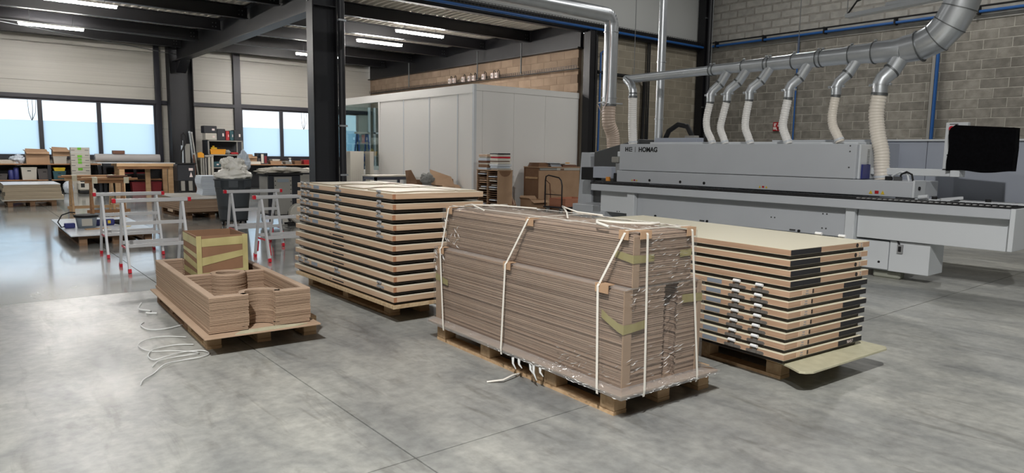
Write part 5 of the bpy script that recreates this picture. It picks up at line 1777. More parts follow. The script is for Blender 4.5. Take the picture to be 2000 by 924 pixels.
for xx in (0.0, 0.85, 1.67):
    B(xx, xx + 0.08, 0, 0.06, 0, 0.78).build('leg', 'plastic_dark', wb2)


def carton(label, x, y, z, w, d, h, m='cardboard', flaps=True, rz=0.0, name='cardboard_box'):
    t = thing(name, label, 'box', (x, y, z), rz)
    q = 0.012
    B(0, w, 0, q, 0, h).build('side_panel', m, t)
    B(0, w, d - q, d, 0, h).build('side_panel', m, t)
    B(0, q, q, d - q, 0, h).build('side_panel', m, t)
    B(w - q, w, q, d - q, 0, h).build('side_panel', m, t)
    B(q, w - q, q, d - q, 0, q).build('bottom_panel', m, t)
    if flaps:
        G().hexa([(0, 0, h - 0.005), (w, 0, h - 0.005), (w, q, h), (0, q, h), (0.01, -d * 0.22, h - d * 0.16), (w - 0.01, -d * 0.22, h - d * 0.16), (w - 0.01, -d * 0.20, h - d * 0.13), (0.01, -d * 0.20, h - d * 0.13)]).build('flap', m, t)
        G().hexa([(0, 0, h), (q, 0, h), (q, d, h), (0, d, h), (-0.05, 0.02, h + d * 0.12), (-0.04, 0.02, h + d * 0.13), (-0.04, d, h + d * 0.13), (-0.05, d, h + d * 0.12)]).build('flap', m, t)
        G().hexa([(0, d - q, h), (w, d - q, h), (w, d, h), (0, d, h), (0.02, d + 0.03, h + 0.09), (w - 0.03, d + 0.03, h + 0.07), (w - 0.03, d + 0.04, h + 0.07), (0.02, d + 0.04, h + 0.09)]).build('flap', m, t)
    return t


def crate(label, x, y, z, w, d, h, m, name='storage_crate', slot=True, lid=None):
    t = thing(name, label, 'crate', (x, y, z))
    G().hexa([(0.02, 0.01, 0), (w - 0.02, 0.01, 0), (w - 0.02, d - 0.01, 0), (0.02, d - 0.01, 0), (0, 0, h - 0.03), (w, 0, h - 0.03), (w, d, h - 0.03), (0, d, h - 0.03)]).build('body', m, t)
    B(-0.008, w + 0.008, -0.008, d + 0.008, h - 0.03, h).build('rim', lid or m, t, bev=0.004)
    if slot:
        B(w * 0.38, w * 0.62, -0.006, 0.004, h * 0.68, h * 0.76).build('grip_slot', 'black', t)
    return t


carton('open cardboard box on the left window bench beside the first mullion', 1.69, 25.02, 0.89, 0.58, 0.42, 0.36)
carton('open cardboard box sitting on a white crate on the left window bench', 2.36, 25.05, 1.12, 0.44, 0.38, 0.19)
crate('white crate under the smaller open box on the window bench', 2.36, 25.03, 0.89, 0.35, 0.38, 0.225, 'tower_grey', slot=False)
lump('white plastic bag lying against the box on the left bench', 'plastic_bag', 'foam_white', (1.50, 25.2, 1.0), 0.16, 0.15, 0.13, 31, 0.3)
t = thing('paper_pile', 'flat pile of papers at the left end of the window bench', 'paper', (0.9, 25.1, 0.89))
g = G()
for q in range(6):
    g.box(0.02 * rj.random(), 0.55 - 0.03 * rj.random(), 0.0, 0.4, 0.018 * q, 0.018 * q + 0.014)
g.build('sheet', 'paper', t, kind='stuff')
crate('pale grey crate on the bench shelf below the open cardboard box', 1.55, 25.0, 0.415, 0.38, 0.45, 0.37, 'tower_grey')
crate('dark brown crate on the bench shelf right of the pale crate', 1.95, 25.0, 0.415, 0.34, 0.45, 0.32, 'crate_dark')
crate('dark teal crate on the bench shelf under the yellow tray', 2.33, 25.0, 0.415, 0.33, 0.45, 0.255, 'teal')
crate('yellow tray on the dark teal crate of the bench shelf', 2.36, 25.02, 0.67, 0.29, 0.35, 0.10, 'yellow', 'storage_tray')
for k, (xx, h_) in enumerate(((1.30, 0.33), (1.43, 0.40))):
    t = thing('plastic_canister', ('shorter dark blue canister on the bench shelf', 'taller dark blue canister on the bench shelf')[k], 'canister', (xx, 25.12, 0.415))
    G().lathe([(0.06, 0), (0.068, 0.02), (0.068, h_ - 0.06), (0.05, h_ - 0.04)], n=18).build('body', 'bluepack', t)
    G().lathe([(0.055, h_ - 0.04), (0.055, h_)], n=18).build('lid', 'black', t)
crate('grey tool case at the left end of the bench shelf', 0.85, 25.0, 0.415, 0.36, 0.42, 0.18, 'crate_dark', 'tool_case')
# tower of drawers with green tape
tw = thing('drawer_tower', 'tall pale tower of slotted panels marked with green tape', 'drawer tower', (2.78, 24.72, 0))
for k in range(9):
    B(0, 0.50, 0, 0.20, 0.155 * k, 0.155 * k + 0.150).build('drawer', 'tower_grey', tw, bev=0.004)
for (zz, s_) in ((1.36, 0.05), (1.13, 0.06), (1.03, 0.05), (0.94, 0.05), (0.74, 0.06)):
    B(0.23 - s_, 0.23 + s_, -0.004, 0.0, zz - 0.045, zz + 0.03).build('green_tape_mark', 'green_tape', tw)
for k in range(2, 9):
    for xx in (0.06, 0.42):
        B(xx - 0.05, xx + 0.05, -0.003, 0.0, 0.155 * k + 0.06, 0.155 * k + 0.075).build('slot', 'crate_dark', tw)
# canister vacuum and bag under the bench
vc = thing('canister_vacuum', 'grey and black canister vacuum on the floor by the bench', 'vacuum', (2.88, 24.25, 0))
B(0, 0.40, 0, 0.42, 0.10, 0.36).build('body', 'tower_grey', vc, bev=0.04)
B(0.02, 0.38, 0.02, 0.40, 0.03, 0.10).build('base', 'black', vc)
B(0.06, 0.16, -0.006, 0.0, 0.20, 0.32).build('switch_panel', 'black', vc)
G().cyl((0.36, -0.02, 0.09), (0.36, 0.02, 0.09), 0.09, n=16).build('wheel', 'tower_grey', vc)
B(0.08, 0.32, 0.1, 0.3, 0.36, 0.40).build('handle', 'black', vc, bev=0.015)
lump('white plastic bag hanging in front of the left bench', 'plastic_bag', 'foam_white', (2.68, 24.75, 0.18), 0.12, 0.12, 0.19, 33, 0.2)
# roll on the table side
rl_ = thing('material_roll', 'long grey roll lying on the bench behind the wooden table', 'roll', (3.48, 25.15, 0.92))
G().cyl((0, 0.1, 0.14), (1.86, 0.1, 0.14), 0.14, n=22).build('roll_body', 'roll_grey', rl_)
G().cyl((-0.004, 0.1, 0.14), (0.0, 0.1, 0.14), 0.05, n=14).build('core_hole', 'black', rl_)
B(0.2, 0.5, 0.0, 0.2, -0.105, 0.004).build('support_block', 'plastic_dark', rl_)
B(1.3, 1.6, 0.0, 0.2, -0.105, 0.004).build('support_block', 'plastic_dark', rl_)
tag(B(0, 0.33, 0, 0.25, 0, 0.11).build('dark_box', 'rust_wood', None, (3.98, 25.15, 1.20), 0, bev=0.006), 'small dark brown box on top of the grey roll', 'box')
# wooden table
wt = thing('wooden_table', 'pine workshop table with a white top in front of the left bench', 'table', (3.55, 23.75, 0))
B(-0.22, 1.97, 0, 0.95, 0.93, 0.945).build('white_top', 'board_white', wt)
B(0.28, 1.97, -0.02, 0.02, 0.84, 0.93).build('rail', 'pine', wt)
B(0.28, 1.97, 0.90, 0.94, 0.84, 0.93).build('rail', 'pine', wt)
B(0.30, 1.75, 0.02, 0.05, 0.76, 0.84).build('rail', 'pine_dark', wt)
for (xx, yy) in ((0.35, 0.03), (1.71, 0.03), (0.35, 0.82), (1.71, 0.82), (1.15, 0.5)):
    B(xx, xx + 0.14, yy, yy + 0.08, 0, 0.93).build('leg', 'pine', wt)
crate('red toolbox on the dark bench shelf behind the wooden table', 4.35, 24.5, 0.0, 0.86, 0.35, 0.33, 'red_dark', 'red_toolbox', False)
crate('black and red tool case on the shelf behind the wooden table', 3.95, 25.0, 0.39, 0.9, 0.4, 0.22, 'crate_dark', 'tool_case', False, 'red_dark')
# wrapped vacuum press at the column
vm = thing('welding_unit', 'black workshop unit with a hose and warning triangle left of the column', 'machine', (5.38, 23.15, 0))
B(0, 0.52, 0, 0.50, 0.40, 0.92).build('body', 'plastic_dark', vm, bev=0.02)
B(0.02, 0.50, 0.02, 0.48, 0.06, 0.40).build('frame', 'black', vm)
for xx in (0.14, 0.36):
    G().cyl((xx, -0.02, 0.10), (xx, -0.02, 0.40), 0.06, n=12).build('bottle', 'crate_grey', vm)
G().yprism([(0.34, 0.52), (0.44, 0.52), (0.39, 0.68)], -0.006, 0.0).build('warning_triangle', 'sign_white', vm)
B(0.33, 0.45, -0.006, 0.0, 0.72, 0.80).build('label_plate', 'sign_white', vm)
B(-0.05, 0.55, -0.03, 0.03, 0.92, 0.96).build('handle_bar', 'black', vm)
G().tube([(0.14, 0.1, 0.94), (0.16, 0.1, 1.3), (0.28, 0.1, 1.55), (0.30, 0.1, 1.80), (0.24, 0.1, 1.90), (0.18, 0.1, 1.82), (0.18, 0.1, 1.5)], 0.025, 8).build('hose', 'black', vm)
G().cyl((0.20, 0.15, 0.96), (0.20, 0.15, 1.65), 0.03, n=10).build('wand', 'foam_white', vm)
B(0.30, 0.44, 0.2, 0.23, 0.94, 1.55).build('back_plate', 'crate_grey', vm)
for xx in (0.06, 0.44):
    G().cyl((xx, -0.03, 0.05), (xx, 0.02, 0.05), 0.05, n=12).build('castor', 'rubber', vm)

# tool shelf beside the column
ts = thing('tool_shelf', 'grey metal shelf rack full of tool cases right of the far column', 'shelf', (6.66, 24.45, 0))
for zz in (0.20, 0.76, 1.19, 1.66):
    B(0, 1.14, 0, 0.60, zz, zz + 0.035).build('shelf_board', 'crate_grey', ts)
for (xx, yy) in ((0, 0), (1.10, 0), (0, 0.56), (1.10, 0.56)):
    B(xx, xx + 0.04, yy, yy + 0.04, 0, 1.70).build('post', 'crate_grey', ts)
B(0.0, 1.14, 0.58, 0.60, 0.2, 1.66).build('back_panel', 'plastic_dark', ts)
B(-0.02, 0.0, 0.0, 0.60, 0.2, 1.70).build('side_panel', 'plastic_dark', ts)
TB = [('black tool case topmost on the tool shelf', 6.56, 1.93, 0.42, 0.24, 'plastic_dark'), ('pale tool case under the topmost black one on the shelf', 6.60, 1.697, 0.37, 0.23, 'tower_grey'),
      ('black drum-shaped case on top of the tool shelf', 6.98, 1.697, 0.27, 0.38, 'plastic_dark'), ('narrow red case standing on top of the tool shelf', 7.26, 1.697, 0.12, 0.32, 'red_paint'),
      ('narrow dark teal case standing on top of the tool shelf', 7.39, 1.697, 0.13, 0.33, 'teal'), ('black case at the right end of the tool shelf top', 7.53, 1.697, 0.26, 0.36, 'plastic_dark'),
      ('teal tool case on the lower board of the tool shelf', 6.72, 0.797, 0.34, 0.18, 'teal')]
for (lbl, xx, zz, w_, h_, m) in TB:
    t = thing('tool_case', lbl, 'tool case', (xx, 24.5, zz), group='cases on the tool shelf')
    B(0, w_, 0, 0.36, 0, h_).build('body', m, t, bev=0.015)
    B(w_ * 0.2, w_ * 0.8, 0.12, 0.20, h_ - 0.012, h_ + 0.004).build('handle', 'black', t)
    B(w_ * 0.62, w_ * 0.82, -0.004, 0.0, h_ * 0.35, h_ * 0.62).build('label_plate', 'sign_white', t)
t = crate('orange tub of tools on the middle board of the tool shelf', 6.74, 24.5, 1.227, 0.50, 0.40, 0.17, 'orange', 'tool_tub', False)
t['category'] = 'tub'
for k, (xx, m, l_) in enumerate(((6.80, 'yellow', 'yellow-handled tool lying in the orange tub'), (7.02, 'black', 'black power tool lying in the orange tub'))):
    tt = thing('hand_tool', l_, 'tool', (xx, 24.62, 1.40))
    B(0, 0.20, 0, 0.07, 0, 0.06).build('body', m, tt, bev=0.015)
    B(0.05, 0.12, 0.01, 0.06, 0.06, 0.11).build('grip', m, tt, bev=0.01)
lump('grey cloth bundle on the middle board of the tool shelf', 'cloth_bundle', 'cloth_grey', (7.32, 24.65, 1.30), 0.09, 0.12, 0.075, 41, 0.3, 'cloth')
t = thing('hand_tool', 'red tool at the right end of the middle shelf board', 'tool', (7.42, 24.55, 1.227))
B(0, 0.26, 0, 0.12, 0, 0.07).build('body', 'red_paint', t, bev=0.02)
B(0.08, 0.2, 0.03, 0.09, 0.07, 0.12).build('grip', 'black', t, bev=0.01)
# clamps and levels leaning at the column
LE = [('pale steel rail leaning on the far column', (6.20, 24.15, 0.4), (6.12, 24.55, 1.92), 0.05, 'galv_dark'), ('second pale steel rail leaning on the far column', (6.30, 24.15, 0.4), (6.20, 24.6, 1.9), 0.04, 'crate_grey'),
      ('rust brown beam leaning left of the yellow clamp', (6.14, 24.0, 0.0), (6.13, 24.2, 1.2), 0.10, 'rust_wood')]
for (lbl, p, q, w_, m) in LE:
    p = (p[0], p[1], 0.0)
    t = thing('leaning_bar', lbl, 'bar')
    G().bar(p, q, w_, 0.03).build('bar_body', m, t)
    G().bar(Vector(q), Vector(q) + (Vector(q) - Vector(p)).normalized() * 0.05, w_ + 0.01, 0.04).build('end_cap', 'hinge_grey', t)
cl = thing('bar_clamp', 'large bar clamp with a yellow head leaning by the tool shelf', 'clamp', (6.28, 23.95, 0))
for k in range(3):
    B(0.0 + 0.07 * k, 0.04 + 0.07 * k, 0, 0.03, 0, 1.12).build('bar', 'crate_grey', cl)
G().yprism([(-0.08, 1.12), (0.10, 1.12), (0.10, 1.24), (0.02, 1.30), (-0.08, 1.27)], -0.03, 0.05).build('head', 'orange', cl)
G().cyl((0.12, 0.01, 1.16), (0.40, 0.01, 1.16), 0.04, n=12).build('cross_tube', 'crate_grey', cl)
for k in range(2):
    G().cyl((0.26 + 0.10 * k, 0.01, 0.0), (0.26 + 0.10 * k, 0.01, 1.14), 0.04, n=10).build('tube', 'tower_grey', cl)

# bench under the middle windows
wb3 = thing('window_bench', 'dark workbench covered in small things under the middle windows', 'bench', (8.0, 24.95, 0))
B(0, 4.3, 0, 0.80, 0.85, 0.88).build('top', 'pine_dark', wb3)
B(0, 4.3, 0.74, 0.78, 0, 0.85).build('back_board', 'plastic_dark', wb3)
for xx in (0.0, 1.4, 2.8, 4.2):
    B(xx, xx + 0.08, 0, 0.06, 0, 0.85).build('leg', 'plastic_dark', wb3)
carton('open cardboard box at the left end of the middle window bench', 7.99, 25.0, 0.98, 0.46, 0.36, 0.18)
tag(B(0, 0.60, 0, 0.40, 0, 0.098).build('paper_stack', 'paper', None, (7.98, 24.98, 0.881), 0, bev=0.004), 'stack of papers under the cardboard box on the middle bench', 'paper')
t = thing('parts_rack', 'dark rack of small parts on the middle window bench', 'rack', (8.48, 25.05, 0.88))
B(0, 0.38, 0, 0.30, 0, 0.04).build('base', 'crate_dark', t)
for xx in (0, 0.12, 0.24, 0.35):
    B(xx, xx + 0.02, 0, 0.30, 0.04, 0.40).build('divider', 'plastic_dark', t)
B(0.02, 0.12, 0.02, 0.28, 0.04, 0.22).build('bottle_group', 'crate_dark', t)
B(0.14, 0.24, 0.02, 0.28, 0.04, 0.36).build('catalogue', 'paper', t)
B(0.26, 0.35, 0.02, 0.28, 0.04, 0.30).build('catalogue', 'red_dark', t)
for k, (xx, w_, h_, m, l_) in enumerate(((8.95, 0.42, 0.12, 'cardboard', 'low cardboard tray right of the parts rack'), (9.5, 0.20, 0.10, 'crate_grey', 'small grey case beside the middle mullion'),
                                        (9.85, 0.27, 0.13, 'cardboard_dark', 'low brown tray right of the middle mullion'), (10.20, 0.46, 0.17, 'red_paint', 'red tool case on the middle bench beside the thick column'),
                                        (9.02, 0.28, 0.06, 'paper', 'flat white tray on top of the low cardboard tray'))):
    t = crate(l_, xx, 25.05, 0.88 if k != 4 else 1.0, w_, 0.30, h_, m, 'small_case', False)
t = thing('spray_bottle', 'clear spray bottle on the middle bench right of the mullion', 'bottle', (9.72, 25.15, 0.88))
G().lathe([(0.04, 0), (0.042, 0.14), (0.015, 0.18), (0.015, 0.20)], n=14).build('body', 'foam_white', t)
B(-0.05, 0.03, -0.015, 0.015, 0.20, 0.24).build('spray_head', 'paper', t)
# desk between tool cabinet and column
dk2 = thing('work_desk', 'grey desk with white drawers seen left of the thick column', 'desk', (6.62, 17.2, 0))
B(-0.03, 1.10, -0.05, 0.75, 0.84, 0.875).build('top', 'paper', dk2)
B(0, 0.26, 0, 0.55, 0.36, 0.79).build('drawer_unit', 'tower_grey', dk2, bev=0.005)
B(0.27, 0.55, 0, 0.55, 0.33, 0.79).build('side_panel', 'crate_grey', dk2)
B(0.0, 1.05, 0.0, 0.04, 0.79, 0.84).build('apron', 'plastic_dark', dk2)
for (xx, yy) in ((0.0, 0.0), (1.0, 0.0), (0.0, 0.65), (1.0, 0.65)):
    B(xx, xx + 0.05, yy, yy + 0.05, 0, 0.84).build('leg', 'plastic_dark', dk2)
for zz in (0.46, 0.56, 0.66):
    B(0.02, 0.24, -0.004, 0.0, zz, zz + 0.006).build('drawer_gap', 'crate_dark', dk2)
B(0.05, 0.50, 0.02, 0.5, 0.20, 0.33).build('lower_shelf', 'plastic_dark', dk2)
tag(B(0, 0.30, 0, 0.25, 0, 0.015).build('paper_sheet', 'paper_blue', None, (6.75, 17.25, 0.876), 0.1), 'pale blue paper on the grey desk left of the column', 'paper')
lump('cream cloth heap on the grey desk left of the column', 'cloth_bundle', 'paper', (7.22, 17.45, 0.91), 0.20, 0.15, 0.04, 52, 0.25, 'cloth')

# ================================================================== BOOTH SURROUNDINGS
lean = [('wide pale boards leaning against the booth glazing', 8.80, 0.50, 7, 1.40, 'tower_grey'), ('narrow pale boards leaning beside the dark gap at the booth', 9.42, 0.22, 4, 1.40, 'tower_grey')]
for (lbl, x0, w_, n_, h_, m) in lean:
    t = thing('leaning_board_pack', lbl, 'board pack', (x0, 18.25, 0))
    for q in range(n_):
        a = 0.07 * q * (w_ / 0.5)
        G().hexa([(a, 0.02 * q, 0), (a + 0.05, 0.02 * q, 0), (a + 0.05, 0.30 + 0.02 * q, 0), (a, 0.30 + 0.02 * q, 0), (a + 0.05, 0.10 + 0.02 * q, h_), (a + 0.115, 0.10 + 0.02 * q, h_), (a + 0.115, 0.40 + 0.02 * q, h_), (a + 0.05, 0.40 + 0.02 * q, h_)]).build('board', m, t)
t = thing('low_table', 'low grey table with a pale top in front of the booth wall', 'table', (8.58, 16.35, 0))
B(-0.03, 1.14, -0.05, 0.75, 0.74, 0.775).build('top', 'tower_grey', t)
B(0.0, 1.10, 0.0, 0.04, 0.66, 0.74).build('apron', 'desk_grey', t)
B(0.0, 0.04, 0.04, 0.70, 0.66, 0.74).build('apron', 'desk_grey', t)
for (xx, yy) in ((0, 0), (1.05, 0), (0, 0.65), (1.05, 0.65)):
    B(xx, xx + 0.06, yy, yy + 0.06, 0, 0.74).build('leg', 'desk_grey', t)
# cardboard heap
cb = carton('open brown cardboard box with a grey cloth in front of the booth', 8.70, 14.45, 0, 0.62, 0.5, 0.72, 'cardboard_dark', False)
G().hexa([(0, 0.0, 0.70), (0.012, 0, 0.70), (0.012, 0.5, 0.70), (0, 0.5, 0.70), (-0.14, 0.05, 0.97), (-0.13, 0.05, 0.98), (-0.02, 0.5, 0.95), (-0.03, 0.5, 0.94)]).build('flap', 'cardboard_dark', cb)
lump('grey cloth hanging out of the cardboard box by the booth', 'cloth_bundle', 'cloth_grey', (8.98, 14.44, 0.74), 0.16, 0.10, 0.14, 61, 0.35, 'cloth')
FB = [('large flattened cardboard sheet leaning on the heap by the booth', [(9.05, 14.35, 0.62), (9.58, 14.10, 0.55), (9.66, 14.40, 0.80), (9.22, 14.70, 0.98)]),
      ('lower flattened cardboard sheet on the heap by the booth', [(9.20, 14.05, 0.50), (9.74, 13.95, 0.46), (9.78, 14.25, 0.60), (9.34, 14.35, 0.66)]),
      ('dark flattened cardboard standing behind the heap by the booth', [(9.30, 14.60, 0.55), (9.76, 14.42, 0.52), (9.76, 14.46, 0.74), (9.32, 14.70, 0.94)])]
for k, (lbl, q) in enumerate(FB):
    vs = [Vector(p) for p in q]
    nn = (vs[1] - vs[0]).cross(vs[3] - vs[0]).normalized() * 0.008
    tag(G().hexa([v for v in vs] + [v + nn for v in vs]).build('cardboard_sheet', 'cardboard' if k < 2 else 'cardboard_dark'), lbl, 'cardboard')
t = carton('closed carton under the flattened cardboard by the booth', 9.34, 14.05, 0, 0.42, 0.55, 0.45, 'cardboard', False)
# ladder seen through the glass
ld = thing('step_ladder', 'blue step ladder with grey treads seen through the booth glass', 'ladder', (10.55, 21.0, 0))
for s_ in (0, 0.42):
    G().bar((s_, 0, 0), (s_ + (0.04 if s_ == 0 else -0.04), 0.35, 2.0), 0.06, 0.03, (1, 0, 0)).build('rail', 'ladder_blue', ld)
    G().bar((s_, 0.85, 0), (s_ + (0.04 if s_ == 0 else -0.04), 0.45, 2.0), 0.06, 0.03, (1, 0, 0)).build('rail', 'ladder_blue', ld)
for k in range(1, 6):
    zz = 0.33 * k
    B(0.0, 0.42, 0.175 * zz - 0.02, 0.175 * zz + 0.09, zz, zz + 0.06).build('tread', 'crate_grey', ld)
B(-0.02, 0.44, 0.28, 0.50, 1.98, 2.04).build('top_tread', 'crate_grey', ld)

# pigeonhole unit
ph = thing('pigeonhole_unit', 'fibreboard pigeonhole unit full of thin offcuts beside the booth corner', 'shelf', (9.76, 12.62, 0))
PW, PD, PH_ = 0.43, 0.82, 1.0
B(0, PW, 0, 0.018, 0, PH_).build('side_panel', 'cardboard', ph)
B(0, PW, PD - 0.018, PD, 0, PH_).build('side_panel', 'cardboard', ph)
B(0, PW, PD / 2 - 0.008, PD / 2 + 0.008, 0.02, PH_).build('divider', 'cardboard', ph)
B(-0.01, PW + 0.01, -0.01, PD + 0.01, PH_, PH_ + 0.018).build('top_panel', 'cardboard', ph)
B(PW - 0.012, PW, 0.018, PD - 0.018, 0, PH_).build('back_panel', 'cardboard_dark', ph)
B(0, PW, 0.018, PD - 0.018, 0, 0.018).build('bottom_panel', 'cardboard_dark', ph)
G().yprism([(0.215 + 0.17 * math.cos(a), PH_ - 0.005 - 0.13 * abs(math.sin(a))) for a in [R(180 + 12 * k) for k in range(16)]], -0.003, 0.0).build('arc_cutout', 'cardboard_dark', ph)
for k in range(1, 20):
    for (y0, y1) in ((0.018, PD / 2 - 0.008), (PD / 2 + 0.008, PD - 0.018)):
        B(0.0, PW - 0.012, y0, y1, 0.05 * k, 0.05 * k + 0.006).build('thin_shelf', 'cardboard_dark', ph)
CN = {'paper': 'cream', 'tower_grey': 'grey', 'cardboard': 'brown', 'sticker': 'tan', 'foam_white': 'white', 'board_white': 'pale', 'rust_wood': 'dark brown', 'red_plastic': 'red', 'plastic_dark': 'black', 'cardboard_dark': 'deep brown'}
ON = 'zeroth first second third fourth fifth sixth seventh eighth ninth tenth eleventh twelfth thirteenth fourteenth fifteenth sixteenth seventeenth eighteenth nineteenth'.split()
for k in range(1, 20):
    for sd in (0, 1):
        if rj.random() < 0.55:
            y0 = 0.03 + sd * (PD / 2) + rj.uniform(0, 0.08)
            m = rj.choice(['paper', 'tower_grey', 'cardboard', 'sticker', 'foam_white'])
            o = B(rj.uniform(-0.05, 0.0), 0.3, y0, y0 + rj.uniform(0.18, 0.28), 0, 0.022).build('offcut', m, None, (9.76, 12.62, 0.05 * k + 0.0065))
            tag(o, 'thin %s offcut in the %s column of the pigeonholes, %s slot from below' % (CN[m], ('near', 'far')[sd], ON[k]), 'offcut', 'offcuts in the pigeonholes')
ST = [('near pile', 0.02, 0.30, [('tower_grey', 0.04), ('foam_white', 0.05), ('board_white', 0.05), ('paper', 0.05), ('rust_wood', 0.02), ('paper', 0.06), ('orange', 0.04), ('paper', 0.05), ('plastic_dark', 0.03)]),
      ('far pile', 0.42, 0.34, [('foam_white', 0.05), ('cardboard_dark', 0.07), ('paper', 0.04), ('rust_wood', 0.05), ('foam_white', 0.06), ('tower_grey', 0.03), ('sticker', 0.06)])]
for (nm, y0, w_, items) in ST:
    z = PH_ + 0.0185
    for k, (m, h_) in enumerate(items):
        if m == 'orange':
            m = 'red_plastic'
        o = B(rj.uniform(0.0, 0.03), PW - rj.uniform(0.0, 0.06), y0 + rj.uniform(-0.01, 0.03), y0 + w_ + rj.uniform(-0.02, 0.02), 0, h_ - 0.001).build('flat_offcut', m, None, (9.76, 12.62, z), 0, 0.004)
        tag(o, 'flat %s offcut in the %s on the pigeonhole unit, %s from below' % (CN[m], nm, ON[k + 1]), 'offcut', 'offcuts piled on the pigeonhole unit')
        z += h_
# bits beside
for k, (p, q, w_) in enumerate((((10.32, 12.75, 0.18), (10.62, 13.3, 0.48), 0.10), ((10.25, 12.70, 0.03), (10.62, 13.30, 0.30), 0.08), ((10.40, 12.72, 0.03), (10.70, 13.2, 0.24), 0.08))):
    t = thing('moulding_length', 'pale moulding length stacked between pigeonholes and carton, %s' % ('upper one', 'middle one', 'lower one')[k], 'moulding')
    G().bar(p, q, w_, 0.05).build('profile', 'sticker', t)
    G().bar(Vector(p) + Vector((0, -0.004, 0.012)), Vector(q) + Vector((0, -0.004, 0.012)), w_ * 0.5, 0.03).build('groove', 'rust_wood', t)
carton('torn open carton between the pigeonholes and the fibreboard cabinet', 10.72, 12.55, 0, 0.52, 0.40, 0.30, 'cardboard', True)
# fibreboard cabinet
fc = thing('fibreboard_cabinet', 'raw fibreboard cabinet with a plain door beside the booth', 'cabinet', (11.33, 12.98, 0))
B(0, 1.42, 0.02, 0.56, 0.06, 1.06).build('carcass', 'cardboard_dark', fc, bev=0.003)
B(0.0, 1.40, 0.0, 0.02, 0.06, 0.99).build('door', 'cardboard', fc)
B(0.03, 0.60, -0.004, 0.02, 1.0, 1.05).build('drawer_front', 'crate_grey', fc)
B(0.60, 1.41, -0.006, 0.02, 0.995, 1.055).build('drawer_front', 'tower_grey', fc)
B(0.72, 0.84, -0.009, -0.005, 1.0, 1.04).build('tape_patch', 'cardboard_dark', fc)
B(-0.02, 1.45, -0.01, 0.58, 1.06, 1.085).build('top_panel', 'cardboard', fc)
B(-0.025, 0.0, 0.05, 0.50, 0.78, 0.83).build('cross_batten', 'pine', fc)
B(-0.02, 0.0, 0.54, 0.56, 0.06, 1.06).build('edge_strip', 'cardboard_dark', fc)
B(0.02, 1.38, 0.05, 0.52, 0, 0.06).build('plinth', 'cardboard_dark', fc)
TP = [('brown tray of offcuts at the left on the fibreboard cabinet', 0.0, 0.42, 0.10, 'cardboard_dark', 0.0), ('white plate pile in the middle of the fibreboard cabinet', 0.30, 0.62, 0.09, 'foam_white', 0.0),
      ('dark board pile at the right on the fibreboard cabinet', 0.82, 0.50, 0.05, 'rust_wood', 0.0), ('pale board on the dark pile of the fibreboard cabinet', 0.88, 0.40, 0.03, 'paper', 0.051)]
for (lbl, x0, w_, h_, m, dz) in TP:
    t = thing('offcut_pile', lbl, 'offcut pile', (11.33 + x0 + 0.02, 13.02, 1.0855 + dz))
    n_ = max(1, int(h_ / 0.03))
    for q in range(n_):
        B(0.02 * q, w_ * (0.45 if x0 == 0.30 else 1) + (0.2 if x0 == 0.30 else 0) - 0.015 * q, 0.01 * q, 0.42, h_ * q / n_, h_ * (q + 0.9) / n_).build('sheet', m, t, bev=0.003)
tag(G().prism([(0, 0), (0.55, -0.08), (0.62, 0.05), (0.35, 0.30), (0.05, 0.28)], 0, 0.012).build('white_plate', 'board_white', None, (11.62, 13.0, 1.178), 0.0), 'white plate lying on top of the middle pile on the cabinet', 'board')
tag(B(0, 0.10, 0, 0.10, 0, 0.02).build('orange_disc_box', 'orange', None, (12.42, 13.1, 1.168), 0.3, bev=0.004), 'small orange piece on the right pile of the cabinet', 'box')
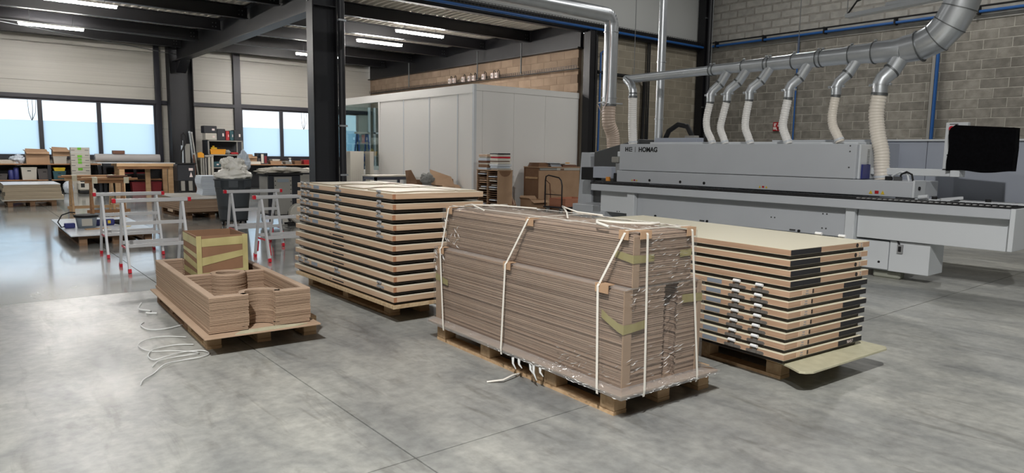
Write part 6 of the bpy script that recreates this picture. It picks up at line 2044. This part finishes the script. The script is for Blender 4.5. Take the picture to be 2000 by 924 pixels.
# platform trolley
tr = thing('platform_trolley', 'black platform trolley with a tube handle in front of the fibreboard cabinet', 'trolley', (10.92, 11.68, 0), R(4))
B(0, 1.0, 0, 0.62, 0.145, 0.175).build('platform', 'plastic_dark', tr, bev=0.008)
G().tube([(0.03, 0.04, 0.17), (0.03, 0.04, 0.68), (0.03, 0.07, 0.80), (0.03, 0.14, 0.86), (0.03, 0.48, 0.91), (0.03, 0.56, 0.88), (0.03, 0.58, 0.78), (0.03, 0.58, 0.17)], 0.016, 8).build('handle', 'steel_dark', tr)
G().tube([(0.03, 0.04, 0.46), (0.03, 0.58, 0.46)], 0.010, 8).build('handle_bar', 'steel_dark', tr)
for (xx, yy) in ((0.10, 0.08), (0.90, 0.08), (0.10, 0.54), (0.90, 0.54)):
    w = G().cyl((xx - 0.06, yy - 0.018, 0.06), (xx - 0.06, yy + 0.018, 0.06), 0.06, n=16).build('castor', 'rubber', tr)
    G().cyl((xx - 0.06, yy - 0.02, 0.06), (xx - 0.06, yy + 0.02, 0.06), 0.025, n=10).build('hub', 'galv', w)
    B(xx - 0.07, xx + 0.02, yy - 0.03, yy + 0.03, 0.10, 0.145).build('castor_fork', 'galv', tr)
pb = thing('pink_wooden_tray', 'shallow pinkish wooden tray on the platform trolley', 'tray', (11.10, 11.76, 0.176), R(4))
B(0, 0.80, 0, 0.02, 0, 0.19).build('side_board', 'pink_wood', pb)
B(0, 0.80, 0.50, 0.52, 0, 0.19).build('side_board', 'pink_wood', pb)
B(0, 0.02, 0.02, 0.50, 0, 0.19).build('side_board', 'pink_wood', pb)
B(0.78, 0.80, 0.02, 0.50, 0, 0.19).build('side_board', 'pink_wood', pb)
B(0.02, 0.78, 0.02, 0.50, 0, 0.012).build('bottom_board', 'pink_wood', pb)
t = thing('folding_frame', 'thin brown folding frame leaning between carton and trolley', 'frame', (11.20, 12.62, 0))
G().tube([(0, 0, 0), (0.08, 0.06, 0.78), (0.16, -0.02, 0.68), (0.18, -0.06, 0.0)], 0.014, 6).build('tube', 'rust_wood', t)
G().bar((0.0, -0.03, 0.03), (0.18, -0.06, 0.03), 0.02, 0.02).build('foot_bar', 'rust_wood', t)
tag(G().prism([(0, 0), (0.30, -0.12), (0.34, -0.02), (0.10, 0.12)], 0, 0.05).build('blue_package', 'bluepack', None, (9.15, 12.2, 0.0), 0.0, 0.01), 'blue and white package on the floor by the pigeonholes', 'package')
